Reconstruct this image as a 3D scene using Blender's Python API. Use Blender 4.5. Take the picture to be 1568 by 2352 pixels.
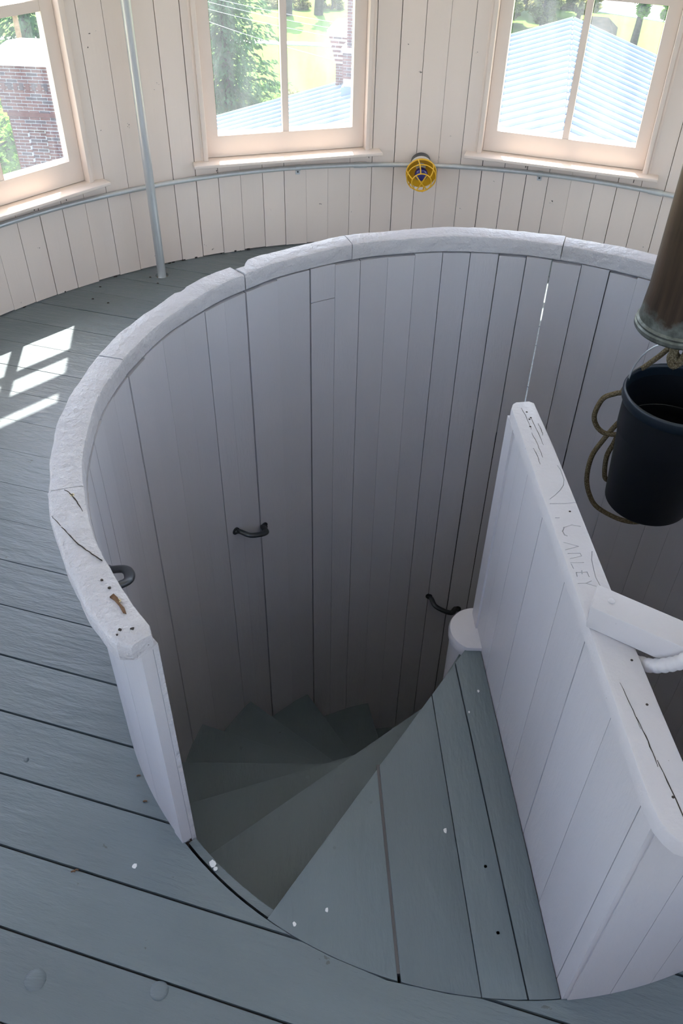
import bpy, bmesh, math, random
from mathutils import Vector, Matrix
random.seed(7)
PI = math.pi
cos, sin, rad = math.cos, math.sin, math.radians
scene = bpy.context.scene
for o in list(bpy.data.objects):
    bpy.data.objects.remove(o)
COL = scene.collection

# ------------------------------------------------------------------ camera
FPX = 1983.6
PITCH, ROLL = rad(42.2306), rad(1.2588)
CAM = Vector((-0.3367, -1.4364, 1.70))
fw = Vector((0, cos(PITCH), -sin(PITCH)))
r0 = Vector((1, 0, 0))
u0 = Vector((0, sin(PITCH), cos(PITCH)))
rr = cos(ROLL) * r0 + sin(ROLL) * u0
uu = -sin(ROLL) * r0 + cos(ROLL) * u0
cd = bpy.data.cameras.new('camera')
cam = bpy.data.objects.new('camera', cd)
COL.objects.link(cam)
M = Matrix((rr, uu, -fw)).transposed().to_4x4()
M.translation = CAM
cam.matrix_world = M
cd.sensor_fit = 'VERTICAL'
cd.sensor_height = 36.0
cd.lens = FPX / 2352 * 36.0
cd.clip_start = 0.02
cd.clip_end = 600
scene.camera = cam

# ------------------------------------------------------------------ light
SUN_AZ, SUN_EL = rad(98.0), math.atan(1.88)
w = bpy.data.worlds.new('sky')
scene.world = w
w.use_nodes = True
nt = w.node_tree
bg = nt.nodes['Background']
sky = nt.nodes.new('ShaderNodeTexSky')
sky.sky_type = 'NISHITA'
sky.sun_disc = False
sky.sun_elevation = SUN_EL
sky.sun_rotation = PI / 2 - SUN_AZ
sky.air_density = 1.0
sky.dust_density = 2.0
sky.ozone_density = 1.0
nt.links.new(sky.outputs[0], bg.inputs[0])
bg.inputs[1].default_value = 0.50
sl = bpy.data.lights.new('sun_offscreen', 'SUN')
sl.energy = 9.0
sl.angle = rad(0.55)
sl.color = (1.0, 0.95, 0.88)
so = bpy.data.objects.new('sun_offscreen', sl)
COL.objects.link(so)
to_sun = Vector((cos(SUN_AZ) * cos(SUN_EL), sin(SUN_AZ) * cos(SUN_EL), sin(SUN_EL)))
so.rotation_euler = to_sun.to_track_quat('Z', 'Y').to_euler()
so.location = to_sun * 60
scene.view_settings.view_transform = 'Standard'
scene.view_settings.look = 'None'
scene.view_settings.gamma = 1.0
scene.view_settings.use_curve_mapping = False
scene.view_settings.exposure = 1.19

# ------------------------------------------------------------------ materials
def srgb(r, g, b):
    f = lambda c: (c / 255 / 12.92) if c / 255 <= 0.04045 else ((c / 255 + 0.055) / 1.055) ** 2.4
    return (f(r), f(g), f(b), 1.0)

def lin(r, g, b):
    return (r, g, b, 1.0)

class NM:
    def __init__(s, name):
        s.m = bpy.data.materials.new(name)
        s.m.use_nodes = True
        s.t = s.m.node_tree
        s.b = s.t.nodes['Principled BSDF']
        s.tc = s.t.nodes.new('ShaderNodeTexCoord')
    def n(s, kind, **kw):
        x = s.t.nodes.new(kind)
        for k, v in kw.items():
            setattr(x, k, v)
        return x
    def l(s, a, b):
        s.t.links.new(a, b)
    def coords(s, scale=(1, 1, 1), rnd=True):
        mp = s.n('ShaderNodeMapping')
        mp.inputs['Scale'].default_value = scale
        if rnd:
            oi = s.n('ShaderNodeObjectInfo')
            add = s.n('ShaderNodeVectorMath', operation='MULTIPLY_ADD')
            s.l(oi.outputs['Random'], add.inputs[0])
            add.inputs[1].default_value = (37, 23, 51)
            s.l(s.tc.outputs['Object'], add.inputs[2])
            s.l(add.outputs[0], mp.inputs[0])
        else:
            s.l(s.tc.outputs['Object'], mp.inputs[0])
        return mp.outputs[0]
    def noise(s, vec, scale, detail=3, rough=0.55, dist=0.0):
        x = s.n('ShaderNodeTexNoise')
        x.inputs['Scale'].default_value = scale
        x.inputs['Detail'].default_value = detail
        x.inputs['Roughness'].default_value = rough
        x.inputs['Distortion'].default_value = dist
        s.l(vec, x.inputs['Vector'])
        return x.outputs['Fac']
    def ramp(s, fac, a, b, ca=(0, 0, 0, 1), cb=(1, 1, 1, 1)):
        x = s.n('ShaderNodeValToRGB')
        e = x.color_ramp.elements
        e[0].position, e[1].position = a, b
        e[0].color, e[1].color = ca, cb
        s.l(fac, x.inputs[0])
        return x.outputs[0]
    def mix(s, fac, a, b, mode='MIX'):
        x = s.n('ShaderNodeMix', data_type='RGBA', blend_type=mode)
        if isinstance(fac, (int, float)):
            x.inputs[0].default_value = fac
        else:
            s.l(fac, x.inputs[0])
        for i, v in ((6, a), (7, b)):
            if isinstance(v, tuple):
                x.inputs[i].default_value = v
            else:
                s.l(v, x.inputs[i])
        return x.outputs[2]
    def color(s, c):
        if isinstance(c, tuple):
            s.b.inputs['Base Color'].default_value = c
        else:
            s.l(c, s.b.inputs['Base Color'])
    def bump(s, fac, strength, dist, prev=None):
        x = s.n('ShaderNodeBump')
        x.inputs['Strength'].default_value = strength
        x.inputs['Distance'].default_value = dist
        s.l(fac, x.inputs['Height'])
        if prev is not None:
            s.l(prev, x.inputs['Normal'])
        return x.outputs[0]
    def done(s, rough=0.5, metal=0.0, spec=0.5, normal=None):
        s.b.inputs['Roughness'].default_value = rough
        s.b.inputs['Metallic'].default_value = metal
        s.b.inputs['Specular IOR Level'].default_value = spec
        if normal is not None:
            s.l(normal, s.b.inputs['Normal'])
        return s.m

def scale_c(c, k):
    return (c[0] * k, c[1] * k, c[2] * k, 1)

def paint(name, base, rough=0.5, grain=(1, 1, 1), var=0.06, b1=0.25, b2=0.15, chips=0.0, chipcol=(0.05, 0.035, 0.02, 1),
          fine=220, coarse=28, per_obj=0.04, chipscale=16, spec=0.4, weathered=None, grain2=None, bd=0.003):
    k = NM(name)
    v = k.coords(grain)
    n1 = k.noise(v, 9, 4)
    col = k.mix(n1, scale_c(base, 1 - var), scale_c(base, 1 + var))
    if per_obj:
        oi = k.n('ShaderNodeObjectInfo')
        c2 = k.ramp(oi.outputs['Random'], 0, 1, (1 - per_obj,) * 3 + (1,), (1 + per_obj * 0.3,) * 3 + (1,))
        col = k.mix(1.0, col, c2, 'MULTIPLY')
    nf = k.noise(v, fine, 3)
    nc = k.noise(v, coarse, 4, 0.6)
    nrm = k.bump(nf, b1, 0.0008)
    nrm = k.bump(nc, b2, bd, nrm)
    if weathered:
        vw = k.coords(weathered[0])
        wn = k.ramp(k.noise(vw, weathered[1], 5, 0.65), weathered[2], weathered[2] + 0.06)
        col = k.mix(wn, col, weathered[3])
    if chips:
        cn = k.noise(k.coords((1, 1, 1)), chipscale, 5, 0.7, 0.4)
        cm = k.ramp(cn, 1 - chips, 1 - chips + 0.012)
        col = k.mix(cm, col, chipcol)
        nrm = k.bump(cm, -0.6, 0.0015, nrm)
    k.color(col)
    return k.done(rough, 0, spec, nrm)

MAT = {}
WALLC = lin(0.89, 0.76, 0.66)
WELLC = lin(0.60, 0.565, 0.578)      # one white paint: well boards, outer boards, rail, partition, cap, newel, rope
FLOORC = lin(0.160, 0.190, 0.200)    # one grey paint: floor boards, landing, treads
MAT['wall'] = paint('cream_wall_paint', WALLC, 0.55, (1, 1, 0.15), 0.03, 0.15, 0.12, chips=0.315, chipscale=14)
MAT['trim'] = paint('cream_trim_paint', WALLC, 0.38, (1, 1, 1), 0.02, 0.12, 0.1)
MAT['well'] = paint('pale_well_paint', WELLC, 0.45, (1, 1, 0.2), 0.03, 0.5, 0.3, bd=0.004)
MAT['rail'] = paint('hewn_rail_paint', WELLC, 0.42, (1, 1, 1), 0.04, 0.9, 1.0, chips=0.29, chipscale=22,
                    chipcol=lin(0.10, 0.075, 0.05), fine=120, coarse=34, bd=0.010)
MAT['cap'] = paint('worn_cap_paint', WELLC, 0.45, (1, 1, 1), 0.04, 0.4, 0.5, chips=0.29, chipscale=30,
                   chipcol=lin(0.16, 0.13, 0.11), fine=150, coarse=50)
MAT['partition'] = paint('partition_paint', WELLC, 0.36, (1, 1, 0.25), 0.03, 0.5, 0.4, bd=0.004)
MAT['floor'] = paint('grey_floor_paint', FLOORC, 0.34, (0.22, 1, 1), 0.14, 1.0, 0.9, bd=0.006, chips=0.31, chipscale=12,
                     chipcol=lin(0.11, 0.12, 0.115), fine=190, coarse=45, per_obj=0.10, spec=0.45)
MAT['tread'] = paint('grey_tread_paint', FLOORC, 0.42, (1, 0.25, 1), 0.10, 0.6, 0.6, bd=0.004, chips=0.27, chipscale=14,
                     chipcol=lin(0.08, 0.07, 0.06), fine=190, coarse=45, per_obj=0.08)
MAT['sub'] = paint('dark_subfloor', lin(0.05, 0.04, 0.034), 0.9)
MAT['backing'] = paint('dark_wood_backing', lin(0.06, 0.045, 0.035), 0.9)
MAT['ceiling'] = paint('ceiling_paint', lin(0.88, 0.85, 0.81), 0.6)
MAT['newel'] = paint('newel_paint', WELLC, 0.4, b2=0.35)
MAT['dirt'] = paint('crack_filler', lin(0.12, 0.11, 0.105), 0.9, b2=0.6)

def metal(name, c, rough, met=1.0, var=0.1, streak=(1, 1, 0.1)):
    k = NM(name)
    n1 = k.noise(k.coords(streak), 60, 4)
    k.color(k.mix(n1, scale_c(c, 1 - var), scale_c(c, 1 + var)))
    n2 = k.noise(k.coords(), 160, 2)
    return k.done(rough, met, 0.5, k.bump(n2, 0.08, 0.001))
MAT['galv'] = metal('galvanised_steel', lin(0.62, 0.64, 0.64), 0.36, 0.6)
MAT['handle'] = metal('dark_iron', lin(0.09, 0.095, 0.10), 0.38, 0.85)
MAT['screw'] = metal('brass_screw', lin(0.65, 0.58, 0.38), 0.35)
MAT['lead'] = metal('lead_flashing', lin(0.25, 0.31, 0.36), 0.6, 0.3)

def bronze():
    k = NM('aged_bronze')
    v = k.coords((1, 1, 0.06), rnd=False)
    n1 = k.noise(v, 30, 5)
    c = k.mix(k.ramp(n1, 0.35, 0.7), lin(0.045, 0.031, 0.022), lin(0.12, 0.078, 0.052))
    sep = k.n('ShaderNodeSeparateXYZ')
    k.l(k.tc.outputs['Object'], sep.inputs[0])
    # verdigris and solder around the foot of the tube (object z = 0 is the lower rim)
    n3 = k.noise(k.coords((1, 1, 1), rnd=False), 22, 5, 0.6)
    ma = k.n('ShaderNodeMath', operation='MULTIPLY_ADD')
    k.l(n3, ma.inputs[0]); ma.inputs[1].default_value = 0.11
    k.l(sep.outputs[2], ma.inputs[2])
    band = k.ramp(ma.outputs[0], 0.105, 0.122, (1, 1, 1, 1), (0, 0, 0, 1))
    n4 = k.noise(k.coords((1, 1, 1), rnd=False), 45, 4)
    solder = k.mix(k.ramp(n4, 0.35, 0.68), lin(0.09, 0.10, 0.085), lin(0.20, 0.215, 0.20))
    c = k.mix(band, c, solder)
    n5 = k.noise(k.coords(rnd=False), 70, 5, 0.7)
    c = k.mix(k.ramp(n5, 0.70, 0.76), c, lin(0.16, 0.24, 0.21))
    k.color(c)
    return k.done(0.42, 0.65, 0.5, k.bump(n3, 0.3, 0.004))
MAT['bronze'] = bronze()
def plain(name, c, rough=0.4, metal_=0.0, spec=0.5, bumps=None, sss=None):
    k = NM(name)
    k.color(c)
    nrm = None
    if bumps:
        nrm = k.bump(k.noise(k.coords(), bumps[0], 3), bumps[1], 0.001)
    return k.done(rough, metal_, spec, nrm)
MAT['bucket'] = plain('black_plastic', lin(0.0045, 0.006, 0.009), 0.45, bumps=(90, 0.1))
MAT['bucket_rim'] = plain('dark_blue_black_plastic', lin(0.007, 0.014, 0.022), 0.36, spec=0.6)
MAT['yellow'] = plain('yellow_plastic', lin(0.83, 0.46, 0.022), 0.35)
MAT['bulb'] = plain('blue_glass_bulb', lin(0.008, 0.012, 0.17), 0.12, spec=0.8)
MAT['white_plastic'] = plain('off_white_plastic', lin(0.7, 0.66, 0.6), 0.4)
MAT['dark_box'] = plain('grey_metal_box', lin(0.12, 0.125, 0.13), 0.5, 0.5)

def rope(name, a, b, sc):
    k = NM(name)
    wv = k.n('ShaderNodeTexVoronoi')
    wv.inputs['Scale'].default_value = sc
    k.l(k.coords(rnd=False), wv.inputs['Vector'])
    k.color(k.mix(k.ramp(wv.outputs['Distance'], 0.1, 0.6), b, a))
    return k.done(0.85, 0, 0.2, k.bump(wv.outputs['Distance'], -0.8, 0.002))
MAT['rope'] = rope('tan_braided_rope', lin(0.13, 0.095, 0.05), lin(0.30, 0.24, 0.15), 260)
MAT['white_rope'] = paint('painted_white_rope', WELLC, 0.5, b2=0.3)

def glass():
    k = NM('window_glass')
    t = k.t
    out = t.nodes['Material Output']
    tr = k.n('ShaderNodeBsdfTransparent')
    gl = k.n('ShaderNodeBsdfGlossy')
    gl.inputs['Roughness'].default_value = 0.02
    df = k.n('ShaderNodeBsdfTranslucent')
    df.inputs['Color'].default_value = (0.9, 0.93, 0.95, 1)
    dn = k.ramp(k.noise(k.coords((1, 1, 0.25)), 7, 5, 0.7), 0.35, 0.8, (0.015, 0.015, 0.015, 1), (0.065, 0.065, 0.065, 1))
    m1 = k.n('ShaderNodeMixShader')
    k.l(dn, m1.inputs[0]); k.l(tr.outputs[0], m1.inputs[1]); k.l(df.outputs[0], m1.inputs[2])
    m2 = k.n('ShaderNodeMixShader')
    m2.inputs[0].default_value = 0.05
    k.l(m1.outputs[0], m2.inputs[1]); k.l(gl.outputs[0], m2.inputs[2])
    k.l(m2.outputs[0], out.inputs['Surface'])
    return k.m
MAT['glass'] = glass()

def mottled(name, a, b, scale, rough=0.85, spec=0.2, bmp=0.4, trans=0.0):
    k = NM(name)
    oi = k.n('ShaderNodeObjectInfo')
    n1 = k.noise(k.coords(rnd=False), scale, 5, 0.65)
    k.color(k.mix(k.ramp(n1, 0.3, 0.7), a, b))
    m = k.done(rough, 0, spec, k.bump(n1, bmp, 0.02) if bmp else None)
    if trans:
        out = k.t.nodes['Material Output']
        tl = k.n('ShaderNodeBsdfTranslucent')
        tl.inputs['Color'].default_value = scale_c(b, 1.5)
        mx = k.n('ShaderNodeMixShader')
        mx.inputs[0].default_value = trans
        k.l(k.b.outputs[0], mx.inputs[1]); k.l(tl.outputs[0], mx.inputs[2])
        k.l(mx.outputs[0], out.inputs['Surface'])
    return m
MAT['lawn'] = mottled('lawn_grass', lin(0.06, 0.135, 0.014), lin(0.095, 0.18, 0.022), 0.8, bmp=0.3)
MAT['conifer'] = mottled('spruce_needles', lin(0.035, 0.085, 0.035), lin(0.085, 0.17, 0.06), 1.2, bmp=0, trans=0.25)
MAT['leaf'] = mottled('broad_leaves', lin(0.08, 0.17, 0.03), lin(0.20, 0.34, 0.06), 1.0, bmp=0, trans=0.4)
MAT['leaf_bright'] = mottled('bright_green_leaves', lin(0.20, 0.36, 0.04), lin(0.36, 0.52, 0.09), 1.0, bmp=0, trans=0.4)  # a yellower, brighter green than the other broad leaves
MAT['leaf_olive'] = mottled('olive_leaves', lin(0.13, 0.16, 0.055), lin(0.28, 0.27, 0.11), 0.8, bmp=0, trans=0.3)
MAT['bark'] = mottled('bark', lin(0.05, 0.04, 0.03), lin(0.12, 0.10, 0.08), 6)
MAT['wood_pole'] = mottled('weathered_pole', lin(0.30, 0.17, 0.09), lin(0.48, 0.30, 0.18), 6)
MAT['bare_wood'] = mottled('bare_brown_wood', lin(0.10, 0.05, 0.025), lin(0.28, 0.16, 0.09), 60)
MAT['concrete'] = mottled('pale_concrete', lin(0.55, 0.53, 0.50), lin(0.68, 0.66, 0.63), 2)
MAT['limestone'] = mottled('white_limestone', lin(0.72, 0.71, 0.69), lin(0.82, 0.81, 0.79), 3, bmp=0.1)
MAT['mortar'] = mottled('pale_mortar', lin(0.50, 0.46, 0.44), lin(0.60, 0.56, 0.53), 20, bmp=0.3)
MAT['sand'] = mottled('tan_sand', lin(0.42, 0.33, 0.22), lin(0.55, 0.44, 0.31), 3)
MAT['asphalt_roof'] = mottled('dark_shingle', lin(0.03, 0.036, 0.03), lin(0.075, 0.07, 0.055), 3, 0.95, 0.0)
MAT['siding'] = plain('pale_siding', lin(0.62, 0.62, 0.58), 0.6)
BR = [lin(0.25, 0.085, 0.075), lin(0.31, 0.12, 0.10), lin(0.20, 0.07, 0.065), lin(0.16, 0.10, 0.11), lin(0.27, 0.11, 0.10), lin(0.22, 0.08, 0.08)]
for i, c in enumerate(BR):
    MAT['brick%d' % i] = mottled('red_brick_%d' % i, scale_c(c, 0.5), scale_c(c, 0.72), 40, 0.85, 0.2, 0.3)
MAT['bounce_roofmetal'] = metal('bounce_roof_steel', lin(0.74, 0.76, 0.78), 0.5, 0.05, 0.03)  # only for the added block, kept pale so it throws sun indoors
MAT['wing_steel'] = metal('slate_grey_standing_seam_steel', lin(0.27, 0.31, 0.35), 0.5, 0.05, 0.03)
MAT['cable'] = plain('pale_cable', lin(0.40, 0.41, 0.43), 0.5)

# ------------------------------------------------------------------ mesh helpers
def link(o, parent=None):
    COL.objects.link(o)
    if parent is not None:
        o.parent = parent
    return o

def mk(name, verts, faces, mat, parent=None, origin=(0, 0, 0), smooth=None):
    """One mesh object; verts are in the parent's space, origin is where its own origin sits."""
    ox, oy, oz = origin
    me = bpy.data.meshes.new(name)
    me.from_pydata([(v[0] - ox, v[1] - oy, v[2] - oz) for v in verts], [], faces)
    me.validate()
    bm = bmesh.new(); bm.from_mesh(me)
    bmesh.ops.recalc_face_normals(bm, faces=bm.faces)
    bm.to_mesh(me); bm.free()
    if smooth is not None:
        me.shade_smooth()
        me.set_sharp_from_angle(angle=rad(smooth))
    mats = mat if isinstance(mat, list) else [mat]
    for m in mats:
        me.materials.append(MAT[m])
    o = bpy.data.objects.new(name, me)
    o.location = origin
    return link(o, parent)

def from_bm(name, bm, mat, parent=None, origin=(0, 0, 0), smooth=None):
    bmesh.ops.recalc_face_normals(bm, faces=bm.faces)
    me = bpy.data.meshes.new(name)
    bmesh.ops.translate(bm, verts=bm.verts, vec=-Vector(origin))
    bm.to_mesh(me); bm.free()
    if smooth is not None:
        me.shade_smooth(); me.set_sharp_from_angle(angle=rad(smooth))
    me.materials.append(MAT[mat])
    o = bpy.data.objects.new(name, me)
    o.location = origin
    return link(o, parent)

def thing(name, label, cat, loc=(0, 0, 0), rotz=0.0, group=None):
    o = bpy.data.objects.new(name, None)
    o.empty_display_size = 0.1
    o.location = loc
    o.rotation_euler = (0, 0, rotz)
    link(o)
    return tag(o, label, cat, group)

def tag(o, label, cat, group=None):
    o['label'] = label
    o['category'] = cat
    if group:
        o['group'] = group
    return o

def struct(o, label, cat):
    o['kind'] = 'structure'
    return tag(o, label, cat)

def box_vf(x0, x1, y0, y1, z0, z1):
    v = [(x0, y0, z0), (x1, y0, z0), (x1, y1, z0), (x0, y1, z0), (x0, y0, z1), (x1, y0, z1), (x1, y1, z1), (x0, y1, z1)]
    f = [(0, 3, 2, 1), (4, 5, 6, 7), (0, 1, 5, 4), (1, 2, 6, 5), (2, 3, 7, 6), (3, 0, 4, 7)]
    return v, f

def join_vf(parts):
    V, Fc = [], []
    for v, f in parts:
        k = len(V)
        V += v
        Fc += [tuple(i + k for i in q) for q in f]
    return V, Fc

def prism_vf(poly, z0, z1):
    n = len(poly)
    v = [(p[0], p[1], z0) for p in poly] + [(p[0], p[1], z1) for p in poly]
    f = [tuple(range(n - 1, -1, -1)), tuple(range(n, 2 * n))]
    f += [(i, (i + 1) % n, n + (i + 1) % n, n + i) for i in range(n)]
    return v, f

def arc_vf(a0, a1, ra, rb, z0, z1, n=3, c=(0, 0)):
    """curved board between two angles (degrees), radii ra < rb"""
    V = []
    for i in range(n + 1):
        a = rad(a0 + (a1 - a0) * i / n)
        for r, z in ((ra, z0), (rb, z0), (rb, z1), (ra, z1)):
            V.append((c[0] + r * cos(a), c[1] + r * sin(a), z))
    F_ = []
    for i in range(n):
        b, t = i * 4, i * 4 + 4
        for j in range(4):
            k = (j + 1) % 4
            F_.append((b + j, b + k, t + k, t + j))
    F_.append((0, 1, 2, 3)); F_.append((n * 4 + 3, n * 4 + 2, n * 4 + 1, n * 4))
    return V, F_

def pol(r, a, z=0.0, c=(0, 0)):
    return (c[0] + r * cos(rad(a)), c[1] + r * sin(rad(a)), z)

def lathe_vf(prof, n=32, c=(0, 0, 0), close=True):
    V, F_ = [], []
    m = len(prof)
    for i in range(n):
        a = 2 * PI * i / n
        for r, z in prof:
            V.append((c[0] + r * cos(a), c[1] + r * sin(a), c[2] + z))
    for i in range(n):
        j = (i + 1) % n
        for k in range(m - 1):
            F_.append((i * m + k, j * m + k, j * m + k + 1, i * m + k + 1))
    if close:
        F_.append(tuple(i * m for i in range(n)))
        F_.append(tuple(i * m + m - 1 for i in range(n)))
    return V, F_

def tube_vf(path, r, n=8, rfun=None, closed=False, flat=1.0, upv=None):
    P = [Vector(p) for p in path]
    V, F_ = [], []
    m = len(P)
    prev = None
    for i, p in enumerate(P):
        if closed:
            t = (P[(i + 1) % m] - P[i - 1]).normalized()
        else:
            t = (P[min(i + 1, m - 1)] - P[max(i - 1, 0)]).normalized()
        if prev is None:
            up = Vector(upv) if upv else (Vector((0, 0, 1)) if abs(t.z) < 0.9 else Vector((1, 0, 0)))
            a = t.cross(up).normalized()
        else:
            a = (prev - t * prev.dot(t)).normalized()
        prev = a
        b = t.cross(a).normalized()
        R_ = rfun(i) if rfun else r
        for k in range(n):
            q = 2 * PI * k / n
            V.append(tuple(p + a * (R_ * cos(q)) + b * (R_ * flat * sin(q))))
    for i in range(m if closed else m - 1):
        j = (i + 1) % m
        for k in range(n):
            l2 = (k + 1) % n
            F_.append((i * n + k, i * n + l2, j * n + l2, j * n + k))
    if not closed:
        F_.append(tuple(range(n - 1, -1, -1)))
        F_.append(tuple((m - 1) * n + k for k in range(n)))
    return V, F_

def spline(pts, per=8):
    P = [Vector(p) for p in pts]
    out = []
    for i in range(len(P) - 1):
        p0, p1, p2, p3 = P[max(i - 1, 0)], P[i], P[i + 1], P[min(i + 2, len(P) - 1)]
        for k in range(per):
            t = k / per
            out.append(0.5 * ((2 * p1) + (p2 - p0) * t + (2 * p0 - 5 * p1 + 4 * p2 - p3) * t * t + (3 * p1 - p0 - 3 * p2 + p3) * t ** 3))
    out.append(P[-1])
    return out

def bevel_box(x0, x1, y0, y1, z0, z1, b, seg=2):
    v, f = box_vf(x0, x1, y0, y1, z0, z1)
    bm = bmesh.new()
    vs = [bm.verts.new(p) for p in v]
    for q in f:
        bm.faces.new([vs[i] for i in q])
    bmesh.ops.bevel(bm, geom=list(bm.edges), offset=b, segments=seg, affect='EDGES', profile=0.5)
    return bm

# ------------------------------------------------------------------ dimensions
H = 0.665                     # height of the stairwell rail
RIN, ROUT = 0.843, 0.871      # inner and outer face of the stairwell wall
RC = (-0.0654, 0.1652)        # centre of the round room
RW = 2.09                     # radius of the room wall
ZC = 2.45                     # ceiling
END_A = 221.0                 # angle where the stairwell wall stops beside the first steps
PO = Vector((0.015, 0.0)); PD = Vector((0.078, -0.997)).normalized(); PN = Vector((0.997, 0.078)).normalized()
def pp(s, t, z=0.0):
    q = PO + PD * s + PN * t
    return (q.x, q.y, z)

# ------------------------------------------------------------------ room wall
WIN = [73.4, 104.7, 136.2, 167.6, 199.0, 230.4, 262.0, 307.8, 339.2, 10.6, 42.0]
WHALF = 9.45                  # half width of a window opening in degrees
WZ0, WZ1 = 0.405, 1.98
def in_win(a):
    for c in WIN:
        d = (a - c + 180) % 360 - 180
        if abs(d) < WHALF:
            return True
    return False

parts = []
for i, c in enumerate(WIN):
    parts.append(arc_vf(c - WHALF, c + WHALF, RW + 0.022, RW + 0.16, -0.3, WZ0 - 0.03, 8, RC))
    parts.append(arc_vf(c - WHALF, c + WHALF, RW + 0.022, RW + 0.16, WZ1 + 0.02, ZC + 0.1, 8, RC))
order = sorted(WIN)
for i, c in enumerate(order):
    nx = order[(i + 1) % len(order)]
    a0, a1 = c + WHALF, nx - WHALF
    if a1 < a0:
        a1 += 360
    parts.append(arc_vf(a0, a1, RW + 0.022, RW + 0.16, -0.3, ZC + 0.1, 10, RC))
V, F_ = join_vf(parts)
wall = struct(mk('wall_round', V, F_, 'backing', smooth=40), 'round cream-painted board wall of the tower room with windows all around', 'wall')

rnd = random.Random(3)
def wall_board(a0, a1, parent):
    g0 = rnd.choice([0.0002, 0.0005, 0.0009, 0.0014, 0.0018]); g = math.degrees(g0 / RW)
    a0 += g; a1 -= g
    dr = rnd.uniform(-0.0012, 0.0012)
    ra, rb = RW + dr, RW + 0.02
    zb = rnd.uniform(0.001, 0.006)
    cl = a0, a1
    pcs = []
    blocked = [(c - WHALF, c + WHALF) for c in WIN for s in (-360, 0, 360)]
    lo, hi = a0, a1
    hit = False
    for c in WIN:
        for s in (-360, 0, 360):
            w0, w1 = c + s - WHALF, c + s + WHALF
            if w0 < a1 and w1 > a0:
                hit = True
                if w0 <= a0 and w1 >= a1:
                    lo = hi
                elif w0 > a0:
                    hi = min(hi, w0)
                else:
                    lo = max(lo, w1)
    if not hit:
        pcs.append(arc_vf(a0, a1, ra, rb, zb, ZC, 2, RC))
    else:
        pcs.append(arc_vf(a0, a1, ra, rb, zb, WZ0 - 0.012, 2, RC))
        if hi - lo > 0.25:
            pcs.append(arc_vf(lo, hi, ra, rb, WZ0 - 0.013, WZ1 + 0.02, 2, RC))
        pcs.append(arc_vf(a0, a1, ra, rb, WZ1 + 0.019, ZC, 2, RC))
    V, F_ = join_vf(pcs)
    am = (a0 + a1) / 2
    mk('wall_board', V, F_, 'wall', parent, pol(RW, am, 0, RC))
a = 115.22 - 2.55 * 24
while a < 163:
    wall_board(a, a + 2.55, wall)
    a += 2.55
a_end, a_start = a, 115.22 - 2.55 * 24
# lining of the part of the wall that lies outside the view
pcs = []
for c in WIN:
    for s in (0, 360):
        if a_end < c + s - WHALF and c + s + WHALF < a_start + 360:
            pcs.append(arc_vf(c - WHALF, c + WHALF, RW, RW + 0.021, 0.002, WZ0 - 0.012, 6, RC))
            pcs.append(arc_vf(c - WHALF, c + WHALF, RW, RW + 0.021, WZ1 + 0.019, ZC, 6, RC))
edges = [a_end]
for c in sorted([c + s for c in WIN for s in (0, 360)]):
    if a_end - WHALF < c < a_start + 360 + WHALF:
        edges += [max(c - WHALF, a_end), min(c + WHALF, a_start + 360)]
edges.append(a_start + 360)
for i in range(0, len(edges) - 1, 2):
    if edges[i + 1] - edges[i] > 0.05:
        pcs.append(arc_vf(edges[i], edges[i + 1], RW, RW + 0.021, 0.002, ZC, 6, RC))
# window 167.6 and 42 may be split by the board zone: close below and above them
for c in (167.6, 402.0):
    pcs.append(arc_vf(max(c - WHALF, a_end), min(c + WHALF, a_start + 360), RW, RW + 0.021, 0.002, WZ0 - 0.012, 6, RC))
    pcs.append(arc_vf(max(c - WHALF, a_end), min(c + WHALF, a_start + 360), RW, RW + 0.021, WZ1 + 0.019, ZC, 6, RC))
V, F_ = join_vf(pcs)
mk('wall_lining', V, F_, 'wall', wall, smooth=40)

rn_c = random.Random(77)
for c in (73.4, 104.7, 136.2):
    for q in range(9):
        ca = c - 8.6 + 2.1 * q + rn_c.uniform(-0.5, 0.5)
        hgt = rn_c.choice([0.006, 0.009, 0.014, 0.018]); wd = rn_c.uniform(0.05, 0.16)
        zc_ = rn_c.uniform(0.352, 0.392 - hgt)
        V, F_ = arc_vf(ca, ca + wd, RW - 0.0016, RW + 0.004, zc_, zc_ + hgt, 1, RC)
        mk('paint_chip', V, F_, 'backing', wall, pol(RW, ca, zc_, RC))
for q in range(20):
    ca = rn_c.uniform(95, 152); hgt = rn_c.uniform(0.002, 0.007); wd = rn_c.uniform(0.06, 0.4)
    V, F_ = arc_vf(ca, ca + wd, RW - 0.0016, RW + 0.004, 0.0, hgt, 1, RC)
    mk('paint_chip', V, F_, 'sub', wall, pol(RW, ca, 0, RC))
struct(mk('ceiling', *arc_vf(0, 360, 0.0005, RW + 0.16, ZC + 0.005, ZC + 0.08, 64, RC), 'ceiling'), 'white painted ceiling of the tower room', 'ceiling')
V, F_ = lathe_vf([(RW + 0.17, ZC + 0.01), (2.55, 2.58), (2.55, 2.64), (RW + 0.17, ZC + 0.22)], 64, (RC[0], RC[1], 0), close=False)
n_ = len(V); F_ += [(i * 4 + 3, ((i + 1) % 64) * 4 + 3, ((i + 1) % 64) * 4, i * 4) for i in range(64)]
struct(mk('trim_eave', V, F_, 'trim'), 'painted eave running around the outside of the tower', 'eave')

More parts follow.
